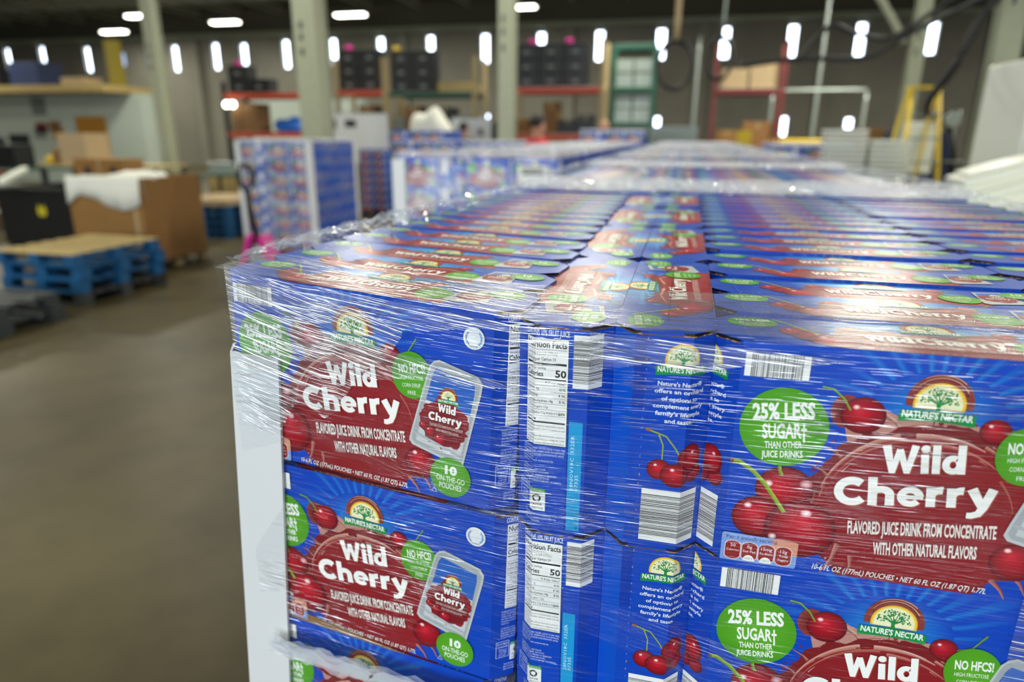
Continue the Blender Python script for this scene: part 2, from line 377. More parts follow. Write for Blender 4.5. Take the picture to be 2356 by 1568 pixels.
def cherry(A, c, r, dark='4a0710', mid='b01226', hot='d8283a', hi=(-.35, .4), n=26, sq=.95, rot=0.0):
    A.grad(c, r, r * sq, [(0.0001, hot), (.4, mid), (.8, '8a0c1c'), (1.0, '5c0a16')], n=n, off=(hi[0] * r * .6, hi[1] * r * .6), rot=rot)
    A.grad((c[0] + hi[0] * r, c[1] + hi[1] * r), r * .17, r * .14, [(.001, 'ffffff'), (.5, 'f4c8c8'), (1, 'c02a3a')], n=12)
def splash(A, c, rx, ry, seed, amp=.05, n=90, bot=None):
    q = random.Random(seed); ph = [q.uniform(0, 6.28) for _ in range(5)]; pts = []
    for i in range(n):
        a = 2 * PI * i / n
        k = 1 + amp * (math.sin(5 * a + ph[0]) * .5 + math.sin(11 * a + ph[1]) * .4 + math.sin(23 * a + ph[2]) * .35 + max(0, math.sin(9 * a + ph[3])) ** 6 * 1.2)
        pts.append((c[0] + rx * k * math.cos(a), c[1] + ry * k * math.sin(a)))
    return pts
def droplets(A, pts, seed, n, sp, r0, r1, col):
    q = random.Random(seed)
    for i in range(n):
        p = q.choice(pts); A.ell((p[0] + q.uniform(-sp, sp), p[1] + q.uniform(-sp, sp)), q.uniform(r0, r1), q.uniform(r0, r1), col, n=9)
def barcode(A, x0, y0, x1, y1, horiz=True, seed=1):
    A.rect(x0, y0, x1, y1, 'f2f2f0'); q = random.Random(seed); A.layer()
    a, b = (x0, x1) if horiz else (y0, y1); m = (b - a) * .1; x = a + m; P = []
    while x < b - m:
        wd = q.choice((.0035, .007, .0105)) * (b - a) * 1.5
        r = [(x, y0 + (y1 - y0) * .0), (x + wd, y0), (x + wd, y1), (x, y1)] if horiz else [(x0, x), (x1, x), (x1, x + wd), (x0, x + wd)]
        A.add(r, [(0, 1, 2, 3)], lin('18181c')); x += wd + q.choice((.0035, .007, .0105)) * (b - a) * 1.5
T = math.radians(6.5)

def front_art(full=True):
    A = Art(CL, CH); A.rect(0, 0, CL, CH, BLUE)
    # darker lower field, light rays from behind the emblem
    c = F(156, 46)
    A.layer(); n = 36; b = len(A.v)
    for k in range(15):
        a = math.radians(6 + k * 12); da = math.radians(3.4); Lr = 70 + 12 * ((k * 7) % 3)
        P = lambda r, t: (c[0] + r * math.cos(a + t), c[1] + r * math.sin(a + t))
        A.add([P(20, -da), P(20, 0), P(20, da), P(Lr * .6, -da), P(Lr * .6, 0), P(Lr * .6, da), P(Lr, -da), P(Lr, 0), P(Lr, da)], [(0, 1, 4, 3), (1, 2, 5, 4), (3, 4, 7, 6), (4, 5, 8, 7)],
              [lin(BLUE), lin('1a8ad8'), lin(BLUE), lin(BLUE), lin('1670cc'), lin(BLUE), lin(BLUE), lin(BLUE), lin(BLUE)])
    A.grad(F(156, 44), 44, 32, [(.001, '2090dc'), (.5, '1672cc'), (1, BLUE)], n=30)
    # red juice splash
    cc = F(159, 124)
    A.poly([F(96, 48), F(121, 42), F(140, 50), F(150, 46), F(190, 50), F(206, 56), F(215, 52), F(212, 62), F(219, 66), F(212, 76), F(120, 84), F(104, 76)], 'c08a7e')
    for (x0_, y0_, x1_, y1_, wd_) in ((100, 50, 128, 66, 3), (122, 46, 140, 62, 4), (116, 56, 136, 52, 2), (186, 52, 204, 74, 4), (198, 58, 218, 66, 3), (178, 50, 196, 66, 2), (206, 60, 216, 52, 2.5)): A.line([F(x0_, y0_), F((x0_ + x1_) / 2 + 1, (y0_ + y1_) / 2 - 2), F(x1_, y1_)], wd_, .5, 'e0b8aa', '7a2a26')
    pts = splash(A, cc, 77, 72, 4, .045); A.poly(pts, '7c1a20')
    A.poly(splash(A, (cc[0] + 1, cc[1] - 3), 72, 66, 9, .02), RED)
    for k, (r, a0, a1, w0, w1, co) in enumerate(((70, 168, 108, .5, 5, 'dba693'), (66, 160, 96, .4, 3, 'b8695c'), (69, 100, 62, 5, 1, 'e2b5a4'), (63, 92, 50, 3.4, .6, 'c98474'), (72, 64, 30, 2.5, .5, 'd49a88'), (59, 40, 12, 1.6, .5, 'b86558'), (73, 196, 172, .5, 2, 'b25a50'))):
        A.line(arcpts(cc, r, a0, a1, 18, r * .92), w0, w1, co, 'a04a42')
    if full:
        q = random.Random(12)
        for i in range(26):
            a = q.uniform(95, 175) if i % 2 else q.uniform(10, 85); r = q.uniform(60, 78); d = q.uniform(4, 16)
            A.line(arcpts(cc, r, a, a - d, 6, r * .93), q.uniform(.3, 1.3), .2, q.choice(('e6c2b4', 'c07a6c', '5e1216', '6a1418')))
        droplets(A, pts, 5, 60, 5, .4, 1.8, '85202a'); droplets(A, pts, 6, 26, 4, .3, .9, 'd59a8c')
        for (x, y, x2, y2, wd) in ((100, 150, 88, 172, 5), (108, 156, 98, 184, 5), (118, 165, 116, 184, 4), (96, 140, 84, 150, 3), (225, 160, 238, 178, 4), (214, 168, 226, 184, 4), (93, 100, 80, 92, 3), (100, 84, 88, 76, 3)):
            A.line([F(x, y), F((x + x2) / 2 + 2, (y + y2) / 2), F(x2, y2)], wd, .6, '7c1a20', 'c08074')
    # cherries
    cherry(A, F(195, 52), 10); A.line([F(204, 51), F(214, 47), F(222, 34)], 1.0, 1.6, '7ea53c', '4d6a20')
    A.grad(F(98, 47), 10, 13, [(.001, '5c0c14'), (1, '8e3a36')], n=16); cherry(A, F(110, 49), 15)
    A.line([F(80, 30), F(88, 31), F(96, 38), F(101, 46)], 1.8, 1.2, '8cb53a', '5a7d22')
    cherry(A, F(64, 116), 21, hi=(-.55, .2)); A.grad(F(79, 109), 5, 4, [(.001, 'f8d0d0'), (1, 'a01424')], n=10)
    cherry(A, F(47, 142), 19, hi=(-.4, .5)); cherry(A, F(79, 148), 26, hi=(.12, .55)); A.grad(F(60, 157), 3.4, 3, [(.001, 'ffffff'), (1, 'a01424')], n=10)
    A.line([F(58, 94), F(59, 100), F(61, 104)], 2.2, 2.6, '8cb53a', '5a7d22')
    A.line([F(22, 96), F(29, 96), F(40, 103), F(50, 113), F(58, 124), F(66, 135)], 3.6, 3.0, 'a8c23c', '6f8f24'); A.line([F(20, 96), F(25, 96)], 4.6, 4.0, '9a6a2a', '6a4418')
    cherry(A, F(226, 152), 16, hi=(-.35, .6))
    # claims
    A.grad(F(57.5, 64.5), 31, 31.5, [(.001, '62b024'), (1, '4c9c1c')], n=44)
    W = 'f6f7f2'
    A.text('25% LESS', *F(35, 60), 43, 12.5, W, rot=T, bold=.04); A.text('SUGAR\u2020', *F(43.5, 74.5), 31, 11.5, W, rot=T, bold=.03)
    A.text('THAN OTHER', *F(46, 82.5), 26, 5.4, W, rot=T, bold=.025); A.text('JUICE DRINKS', *F(44.5, 90.5), 29, 5.4, W, rot=T, bold=.025)
    emblem(A, F(157, 36), 16.5)
    heavy(A, 'Wild', *F(129.5, 92.5), 53, 22, 'b04a34', rot=T, grow=.03); heavy(A, 'Wild', *F(129, 92), 53, 22, 'fbfaf5', rot=T)
    heavy(A, 'Cherry', *F(100.5, 122.5), 105, 22.5, 'b04a34', rot=T, grow=.03); heavy(A, 'Cherry', *F(100, 122), 105, 22.5, 'fbfaf5', rot=T)
    A.text('FLAVORED JUICE DRINK FROM CONCENTRATE', *F(113, 145), 97, 10.5, 'f3e9e0', rot=T, bold=.03); A.text('WITH OTHER NATURAL FLAVORS', *F(133, 160), 68, 10.2, 'f3e9e0', rot=T, bold=.03)
    A.text('10-6 FL OZ (177mL) POUCHES \u2022 NET 60 FL OZ (1.87 QT) 1.77L', *F(92, 180.5), 119, 4.6, W, bold=.008, shear=.18)
    A.grad(F(217.5, 68), 19.5, 22, [(.001, '5fae24'), (1, '4f9e1e')], n=36)
    A.text('NO HFCS!', *F(205, 67), 26, 8.2, W, rot=T, bold=.03); A.text('HIGH FRUCTOSE', *F(206, 73.5), 23, 3.6, W, rot=T); A.text('CORN SYRUP', *F(208.5, 80), 18, 3.6, W, rot=T); A.text('FREE', *F(214, 86.5), 8, 3.6, W, rot=T)
    # pouch picture
    P = [F(240, 53), F(245, 51), F(280, 60), F(284, 66), F(283, 74), F(268, 143), F(262, 144), F(220, 133), F(217, 129), F(219, 120), F(236, 58)]
    P = [(F(250, 98)[0] + (x - F(250, 98)[0]) * 1.07, F(250, 98)[1] + (y - F(250, 98)[1]) * 1.04) for x, y in P]
    A.poly(P, 'c3c7c9'); cx = sum(p[0] for p in P) / len(P); cy = sum(p[1] for p in P) / len(P)
    A.poly([(cx + (x - cx) * .93, cy + (y - cy) * .95) for x, y in P], 'a9adb0')
    A.poly([F(242, 57), F(279, 66), F(279, 74), F(275, 96), F(232, 88), F(239, 62)], '2a62be')
    A.poly([F(232, 88), F(275, 96), F(266, 139), F(222, 129)], 'c9ccce')
    A.poly(splash(A, F(250, 108), 23, 23, 31, .09, 60), '8a1c24'); A.poly(splash(A, F(250, 112), 20, 17, 33, .05, 40), '7a161e')
    cherry(A, F(236, 118), 5.5); cherry(A, F(246, 124), 6.5); cherry(A, F(229, 113), 4)
    emblem(A, F(254, 83), 7, leaves=18, res=1)
    T2 = math.radians(-3)
    heavy(A, 'Wild', *F(244, 97), 17, 8, W, rot=T2); heavy(A, 'Cherry', *F(234.5, 106), 32, 8, W, rot=T2)
    if full: A.text('FLAVORED JUICE DRINK FROM CONCENTRATE', *F(236, 111.5), 32, 2.8, 'f0dcd4', rot=T2, res=1); A.text('WITH OTHER NATURAL FLAVORS', *F(242, 116), 22, 2.6, 'f0dcd4', rot=T2, res=1)
    A.line([F(219, 121), F(238, 127), F(268, 137)], 2.6, 2.6, 'b2b6b8')
    A.grad(F(257, 159), 20, 19.5, [(.001, '5fae24'), (1, '4f9e1e')], n=36)
    A.text('10', *F(251.5, 156), 12, 8.2, W, bold=.05); A.text('ON-THE-GO', *F(243, 164), 28, 5.6, W, bold=.008); A.text('POUCHES', *F(246, 171), 22, 5.6, W, bold=.008)
    # award seal
    c = F(277, 25); A.ell(c, 9.6, 9.8, 'e9ecef', n=36); 
    for sgn in (-1, 1):
        A.line([(c[0] + sgn * r_ * math.cos(math.radians(a)), c[1] + r_ * math.sin(math.radians(a))) for r_, a in [(7, a) for a in range(-50, 46, 12)]], .5, .4, '5b9fd6' if sgn > 0 else '7f8fb8')
        for a in range(-48, 46, 15): ra = math.radians(a); A.ell((c[0] + sgn * 7 * math.cos(ra), c[1] + 7 * math.sin(ra)), 1.5, .6, '5b9fd6' if sgn > 0 else '7f8fb8', rot=sgn * ra + .8, n=8)
    A.text('WINNER', c[0], c[1] - 8, 8, 1.6, '3a4a6a', al='c', res=1)
    A.poly([F(238, 177), F(241, 171), F(244, 177)], '9db8e8'); A.poly([F(239.2, 176.3), F(241, 172.8), F(242.8, 176.3)], BLUE)
    # bar code and nutrition tiles
    barcode(A, *F(25, 26), *F(70, 8), seed=5)
    q_ = [F(21.5, 182.5), F(79.5, 182.5), F(79.5, 160), F(21.5, 160)]; A.poly([F(23, 183), F(79, 183), F(80, 181), F(80, 161), F(78, 159.5), F(24, 158), F(22, 160), F(22, 181)], '7f9fdc')
    A.poly([F(66, 159), F(78, 159.5), F(80, 161), F(80, 172), F(62, 172), F(60, 160)], 'd9967c')
    A.text('Per 1 pouch serving', *F(26, 163.2), 38, 3.2, '1c2a60')
    for i, (a, b, d) in enumerate((('50', 'Calories', None), ('0g', 'Sat Fat', '0%DV'), ('15mg', 'Sodium', '1%DV'), ('12g', 'Total Sugars', None))):
        x = 25.5 + i * 12.8
        ring = [F(x, 179), F(x, 168), F(x + 2, 165.6), F(x + 6.2, 164.6), F(x + 10.4, 165.6), F(x + 12.4, 168), F(x + 12.4, 179), F(x + 10.4, 181.2), F(x + 6.2, 182.3), F(x + 2, 181.2)]
        A.poly(ring, 'f4e6dc'); mx, my = F(x + 6.2, 173.4); A.poly([(mx + (p[0] - mx) * .93, my + (p[1] - my) * .95) for p in ring], '961e22')
        A.text(a, *F(x + 6.2, 170.6), None, 2.9, W, al='c')
        if ' ' in b and not d: A.text('Total', *F(x + 6.2, 174.4), None, 2.2, W, al='c', res=1); A.text('Sugars', *F(x + 6.2, 177.8), None, 2.2, W, al='c', res=1)
        else: A.text(b, *F(x + 6.2, 174.4), 9.6, 2.2, W, al='c', res=1)
        if d: A.poly(arcpts(F(x + 6.2, 181.8), 4.4, 0, 180, 12, 5.2), 'f6f6f2'); A.text(d, *F(x + 6.2, 180.6), 6, 1.9, '333a55', al='c', res=1)
    return A

def top_art():
    A = Art(CL, CD); A.rect(0, 0, CL, CD, '0c48ba')
    G = lambda s_, q: (s_, q)
    A.grad((152, 66), 70, 26, [(.001, '58b4ec'), (.5, '2f8ad8'), (1, '0c48ba')], n=30)
    for k in range(15):
        a = math.radians(184 + k * 12.3); A.layer(); A.add([(152, 64), (152 + 74 * math.cos(a - .05), 64 + 60 * math.sin(a - .05)), (152 + 74 * math.cos(a + .05), 64 + 60 * math.sin(a + .05))], [(0, 1, 2)], [lin('6cc4f4'), lin('2070d0'), lin('2070d0')])
    q = random.Random(8)
    up = [(90, 52), (98, 58), (108, 55), (116, 50), (126, 54), (134, 48), (168, 50), (180, 56), (192, 60), (204, 58), (212, 48), (222, 42), (236, 14), (238, 0)]
    A.poly([(84, 0), (80, 14), (84, 30), (86, 42)] + up, '7c1a20'); A.poly([(88, 2), (86, 16), (90, 34)] + [(x, y - 4) for x, y in up[1:-1]] + [(234, 2)], '98252c')
    A.line([(92, 40), (120, 46), (150, 44)], .6, 3, 'd49a88'); A.line([(170, 44), (196, 50), (212, 40)], 2.6, .5, 'd49a88')
    droplets(A, [(90, 50), (100, 56), (212, 52), (230, 20), (84, 8), (196, 60)], 3, 26, 6, .5, 1.6, '8a2028')
    cherry(A, (98, 52), 8, sq=.9); cherry(A, (206, 60), 9, sq=.8); A.line([(212, 64), (222, 70), (228, 76)], 1, 1.4, '8cb53a')
    cherry(A, (58, 34), 13, sq=.85); cherry(A, (68, 24), 14, sq=.85, hi=(.3, .4)); cherry(A, (82, 16), 19, sq=.8); 
    A.line([(44, 66), (54, 56), (64, 42), (74, 30)], 2.2, 1.8, 'b4c83c', '7d9a28')
    A.ell((28, 54), 19, 14, GRN, n=32); W = 'f6f7f2'
    A.text('25% LESS', 15, 56, 27, 5.2, W, bold=.02, rot=.1); A.text('SUGAR', 18, 49, 20, 4.8, W, bold=.01, rot=.1); A.text('THAN OTHER', 20, 45, 17, 2.4, W, rot=.1, res=1); A.text('JUICE DRINKS', 21, 41.5, 17, 2.4, W, rot=.1, res=1)
    emblem(A, (156, 63), 15, leaves=34)
    heavy(A, 'Wild', 105, 22, 32, 16, 'fbfaf5', rot=.03); heavy(A, 'Cherry', 139, 23, 57, 16, 'fbfaf5', rot=.03)
    A.text('FLAVORED JUICE DRINK FROM CONCENTRATE WITH OTHER NATURAL FLAVORS', 106, 10, 90, 6, 'f0dcd4', rot=.03, res=1)
    A.ell((217, 27), 17, 18, GRN, n=32); A.text('NO HFCS!', 206, 29, 22, 6, W, bold=.015, rot=.08); A.text('HIGH FRUCTOSE', 207, 23, 19, 2.6, W, rot=.08, res=1); A.text('CORN SYRUP', 209, 18.5, 15, 2.6, W, rot=.08, res=1); A.text('FREE', 213, 14, 7, 2.6, W, rot=.08, res=1)
    A.poly([(238, 62), (264, 66), (270, 18), (236, 10), (232, 14)], 'b9bec2'); A.poly([(240, 58), (262, 62), (264, 46), (238, 42)], '2f66c0')
    A.poly(splash(A, (251, 36), 15, 15, 21, .1, 40), '8a1c24'); cherry(A, (244, 30), 4.5); cherry(A, (252, 25), 5); emblem(A, (254, 50), 4.6, leaves=8, res=1, swirl=False)
    A.text('Wild', 247, 40, 11, 4.5, W, bold=.03); A.text('Cherry', 241, 34, 20, 4.5, W, bold=.03)
    A.ell((276, 54), 17, 14, GRN, n=32); A.text('10', 270, 56, 9, 6, W, bold=.04); A.text('ON-THE-GO', 264, 50, 23, 3.6, W); A.text('POUCHES', 267, 45, 18, 3.6, W)
    # opening seam and tuck-flap crease
    A.line([(20, 37), (284, 37)], .55, .55, '3c1418'); A.line([(24, 2), (21, 36), (24, 74)], .5, .5, '4f86dc'); A.line([(274, 2), (277, 36), (274, 74)], .5, .5, '4f86dc')
    q = random.Random(2)
    for i in range(52):   # scuffed, perforated rear and front edges
        for y in (.5, CD - .5):
            if q.random() < .55: x = 22 + i * 4.9; A.ell((x + q.uniform(-1, 1), y), q.uniform(.4, 1.1), .5, q.choice(('c8a070', 'a9c0ea', 'a9c0ea')), n=6)
    return A

def torn_gap_shade(A, seed):
    """frayed brown board edge and dark paint for the shaded openings along the top of an end flap"""
    q = random.Random(seed)
    A.poly([(1, CH), (2, CH - 1.5), (CHM - 2, CH - 3.6), (CHM + 3, CH - 2.0), (CHM + 4, CH)], '140f0c'); A.poly([(EW - 1, CH), (EW - 3, CH - 1.6), (EW - CHM + 2, CH - 3.4), (EW - CHM - 6, CH - 1.6), (EW - CHM - 8, CH)], '140f0c')  # dark wedges painted for the shade inside the corner gaps
    up = [(1 + i * (EW - 2) / 40, CH - 2.2 - 1.6 * math.sin(PI * i / 40) * .2 - q.uniform(0, .9)) for i in range(41)]
    A.line([(x, y + .3) for x, y in up], .8, .8, '6f5238'); 
    for i in range(6):
        x = q.uniform(4, EW - 4); A.ell((x, CH - 2.4), q.uniform(1.2, 3.2), .6, 'b08a5c', n=7)
def nutrition_art():
    A = Art(EW, CH); A.rect(0, 0, EW, CH, BLUE); W = 'eef1f8'; K = '26282c'
    N = lambda x, t: (x, CH - t)
    A.text('CONTAINS 10% FRUIT JUICE', 12, CH - 9.4, 39.5, 5.0, W, bold=.008)
    x0, x1 = 13, 51; A.rect(x0 - .5, CH - 103.5, x1 + .5, CH - 11.2, K); A.rect(x0, CH - 103, x1, CH - 11.7, 'f1f1ee'); a, b = x0 + 1.2, x1 - 1.2
    A.text('Nutrition Facts', a, CH - 19, b - a, 5.6, K, bold=.022)
    def ln(t, th=.35): A.rect(a, CH - t - th, b, CH - t, K)
    ln(20.6); A.text('Serving size 1 pouch (177mL)', a, CH - 25.2, 28, 2.7, K, res=1); A.text('Servings per Carton 10', a, CH - 30, 27, 2.9, K, bold=.015, res=1)
    ln(31.6, 1.9); A.text('Amount per serving', a, CH - 37.2, 19, 2.1, K, bold=.01, res=1); A.text('Calories', a, CH - 43.2, 17, 4.6, K, bold=.02); A.text('50', b - 9, CH - 43.2, 9, 6, K, bold=.03)
    ln(45, 1.0); A.text('% Daily Value*', b - 17, CH - 49.5, 17, 2.1, K, bold=.015, res=1)
    for i, (l_, v, ind) in enumerate((('Total Fat 0g', '0%', 0), ('Sodium 15mg', '1%', 0), ('Total Carbohydrate 14g', '5%', 0), ('Total Sugars 12g', '', 3), ('Includes 11g Added Sugars', '22%', 6), ('Protein 0g', '', 0))):
        t = 50.8 + i * 5.2; ln(t, .25); A.text(l_, a + ind, CH - t - 3.9, len(l_) * 1.15, 2.2, K, bold=.012 if not ind else 0, res=1)
        if v: A.text(v, b - 5.5, CH - t - 3.9, 5.5, 2.2, K, bold=.015, res=1)
    ln(82.2, 1.4); fine = ('Not a significant source of saturated fat, trans fat,', 'cholesterol, dietary fiber, vitamin D, calcium, iron, and', 'potassium.', '*The % Daily Value tells you how much a nutrient in', 'a serving of food contributes to a daily diet. 2,000', 'calories a day is used for general nutrition advice.')
    for i, l_ in enumerate(fine): A.text(l_, a, CH - 87 - i * 3, min(b - a, len(l_) * .78), 1.6, K, res=1)
    ing = ('INGREDIENTS: FILTERED WATER, LIQUID SUGAR, PEAR', 'JUICE CONCENTRATE, CHERRY JUICE CONCENTRATE,', 'CITRIC ACID, APPLE JUICE CONCENTRATE, APPLE', 'NATURAL FLAVORS.', 'Distributed & sold exclusively by:', 'ALDI Inc.', '', 'STORE IN A COOL, DRY PLACE.', 'BEST BY DATE STAMPED ON POUCH.', 'REFRIGERATE AFTER OPENING TO MAINTAIN', 'FRESHNESS. USE WITHIN 48 HOURS.', 'DO NOT USE IF POUCH IS DAMAGED OR LEAKING.')
    for i, l_ in enumerate(ing):
        if l_: A.text(l_, 10, CH - 107.5 - i * 2.75, min(41, len(l_) * .92), 1.75, 'c9d6f2', res=1, bold=.01)
    A.rect(5.5, CH - 160, 19, CH - 141, 'cfdaf2'); A.rect(6, CH - 159.5, 18.5, CH - 141.5, BLUE)
    A.text('DOUBLE', 7, CH - 145, 10.5, 2.2, 'cfdaf2', bold=.02, res=1); A.text('GUARANTEE', 7, CH - 148.4, 10.5, 1.9, 'cfdaf2', bold=.02, res=1)
    for i in range(4): A.text(('REPLACE', 'THE ITEM', '& REFUND', 'MONEY')[i], 8.5, CH - 151.6 - i * 2.3, 8, 1.6, 'cfdaf2', res=1)
    A.rect(20, CH - 165, 35, CH - 144, 'f2f4f0'); A.rect(20, CH - 147.4, 35, CH - 144, '3f9a3c'); A.text('PACKAGING', 21, CH - 146.8, 13, 1.7, W, res=1)
    for k in range(3):
        a0 = 90 + k * 120; A.line(arcpts((27.5, CH - 153), 3, a0 - 15, a0 + 70, 7), 1.7, 1.5, '2c2c30'); e = math.radians(a0 - 20); A.poly([(27.5 + 3 * math.cos(e) + 1.5 * math.cos(e + t_), CH - 153 + 3 * math.sin(e) + 1.5 * math.sin(e + t_)) for t_ in (0, PI, -PI / 2)], '2c2c30')
    A.text('PAPER', 22.5, CH - 160, 10, 2.0, '2c2c30', bold=.01, res=1); A.text('CARTON', 22, CH - 163.4, 11, 2.0, '2c2c30', bold=.01, res=1)
    for i, l_ in enumerate(('THIS PRODUCT CONTAINS 12g TOTAL SUGARS.', 'MOST JUICE DRINKS CONTAIN 17g', 'PER 6OZ SERVING.')): A.text(l_, 14, CH - 170 - i * 3, min(40, len(l_) * 1.05), 1.9, 'c9d6f2', res=1, bold=.01)
    barcode(A, 55, CH - 51, 81, CH - 7, horiz=False, seed=9)
    A.rect(53.2, CH - 180, 64.4, CH - 80, '1a9ad6'); A.text('BEST BY', 62.8, CH - 178, 11, 2.2, '123a66', rot=PI / 2, res=1)
    A.text('28NOV18C  332ER', 58.0, CH - 142, 50, 3.0, 'c6e6f4', rot=PI / 2, res=1); A.text('07335', 62.2, CH - 142, 15, 3.0, 'c6e6f4', rot=PI / 2, res=1)
    A.line([(52.6, CH - 54), (52.4, CH - 90), (52.2, CH - 130), (52, CH - 182)], .4, .4, '0a2c70')
    torn_gap_shade(A, 4); return A
def nectar_art():
    A = Art(EW, CH); A.rect(0, 0, EW, CH, BLUE); W = 'eef1f8'
    A.rect(0, 0, CHM, CH, BLUE_LIT); A.rect(CHM, CH - 62, 34, CH, '0338a6')  # chamfer painted lighter blue for the light it catches
    q = random.Random(6)
    for i in range(22): A.ell((34 + q.uniform(-.4, .4), CH - 6 - i * 8.1), .45, q.uniform(.5, 1.5), 'b98f66' if q.random() < .6 else '5c88d8', n=6)
    emblem(A, (61.5, CH - 22), 14.0, swirl=False, leaves=44)
    for i, (l_, wd) in enumerate((("Nature's Nectar\u00ae", 36), ('offers an orchard', 40), ('of options to', 29), ('complement every', 41), ("family's lifestyle", 37), ('and taste.', 22))):
        A.text(l_, 61.5, CH - 42 - i * 6.1, wd, 3.4, W, al='c', bold=.02)
    A.line([(40, CH - 80), (47, CH - 82), (51, CH - 92), (51, CH - 104)], 1.4, 1.0, 'b0bc3c', '76902a'); A.line([(40, CH - 80), (53, CH - 84), (61, CH - 94), (66, CH - 103)], 1.4, 1.0, 'b0bc3c', '76902a')
    A.line([(37, CH - 79.4), (41, CH - 80)], 2.2, 2.2, 'a06a2c')
    cherry(A, (78, CH - 116), 9, sq=.9); cherry(A, (74, CH - 103), 11, sq=1.2, hi=(.2, .5)); cherry(A, (49, CH - 113), 9.5, hi=(-.3, .4)); cherry(A, (62, CH - 117), 12, sq=.85, hi=(-.2, .4))
    barcode(A, 37, CH - 178, 84.5, CH - 131, horiz=False, seed=21)
    torn_gap_shade(A, 8); return A

hL, hD = CL / 2, CD / 2
def m_front(x, y): return (x - hL, -hD, y), (0, -1, 0)
def m_top(x, y): return (x - hL, y - hD, CH), (0, 0, 1)
def _fold(x, y, sgn):
    # corner path in plan, seen from outside left to right
    P = [(hL - KX, -hD), (hL, -hD + KY), (hL, hD - KY), (hL - KX, hD)] if sgn > 0 else [(-hL + KX, hD), (-hL, hD - KY), (-hL, -hD + KY), (-hL + KX, -hD)]
    ds = [0, CHM, CHM + FLAT, EW]
    i = 0 if x < CHM - 1e-4 else (2 if x > CHM + FLAT + 1e-4 else 1)
    t = (x - ds[i]) / (ds[i + 1] - ds[i]); a, b = Vector(P[i]), Vector(P[i + 1]); p = a.lerp(b, max(0, min(1, t))); d = (b - a).normalized(); n = Vector((d.y, -d.x))
    if abs(x - CHM) < 2e-4: n = (n + Vector((KY * sgn, -KX * sgn)).normalized()).normalized()
    if abs(x - CHM - FLAT) < 2e-4: n = (n + Vector((KY * sgn, KX * sgn)).normalized()).normalized()
    return (p.x, p.y, y), (n.x, n.y, 0)
def m_nut(x, y): return _fold(x, y, 1)
def m_nec(x, y): return _fold(x, y, -1)
OCT = [(-hL + KX, -hD), (hL - KX, -hD), (hL, -hD + KY), (hL, hD - KY), (hL - KX, hD), (-hL + KX, hD), (-hL, hD - KY), (-hL, -hD + KY)]
def body_mesh(z1=CH):
    bm = bmesh.new(); cl = bm.verts.layers.float_color.new('ink'); rings = []
    for z, k in ((0, .985), (1.2, 1), (z1 - 1.0, 1), (z1, .993)):
        rings.append([bm.verts.new((x * (k if z in (0, z1) else 1) / 1000, y * (1 - (1 - k) * 2) / 1000, z / 1000)) for x, y in OCT])
    for rg in rings:
        for v in rg: v[cl] = lin('0a45b4')
    for a, b in zip(rings, rings[1:]):
        for i in range(8): bm.faces.new((a[i], a[(i + 1) % 8], b[(i + 1) % 8], b[i]))
    bm.faces.new(rings[-1]); bm.faces.new(list(reversed(rings[0])))
    me = bpy.data.meshes.new('juice_carton'); bm.to_mesh(me); bm.free(); me.materials.append(M_PRINT); return me
def clip_oct(o):
    """trim the top artwork to the chamfered outline"""
    bm = bmesh.new(); bm.from_mesh(o.data)
    for sx in (-1, 1):
        for sy in (-1, 1):
            a = Vector((sx * (hL - KX), sy * hD, 0)) / 1000; nrm = Vector((sx * KY, sy * KX, 0)).normalized()
            bmesh.ops.bisect_plane(bm, geom=list(bm.verts) + list(bm.edges) + list(bm.faces), plane_co=a, plane_no=nrm, clear_outer=True, dist=1e-8)
    bm.to_mesh(o.data); bm.free()
FRONT_ME = None
def make_carton():
    o = bpy.data.objects.new('juice_carton', body_mesh()); COL.objects.link(o)
    fr = front_art().build('front_panel', m_front, M_PRINT, clip=(KX, 0, CL - KX, CH), parent=o, step=.004)
    tp = top_art().build('top_panel', m_top, M_PRINT, parent=o, step=.004); clip_oct(tp)
    nu = nutrition_art().build('nutrition_panel', m_nut, M_PRINT, folds=(CHM, CHM + FLAT), parent=o, step=.004)
    ne = nectar_art().build('side_panel', m_nec, M_PRINT, folds=(CHM, CHM + FLAT), parent=o, step=.004)
    nu['label'] = 'end panel with white nutrition table'; ne['label'] = 'end panel with cherries and bar code'
    fr['label'] = 'red front panel with white lettering'; tp['label'] = 'narrow top panel with white lettering'
    return o
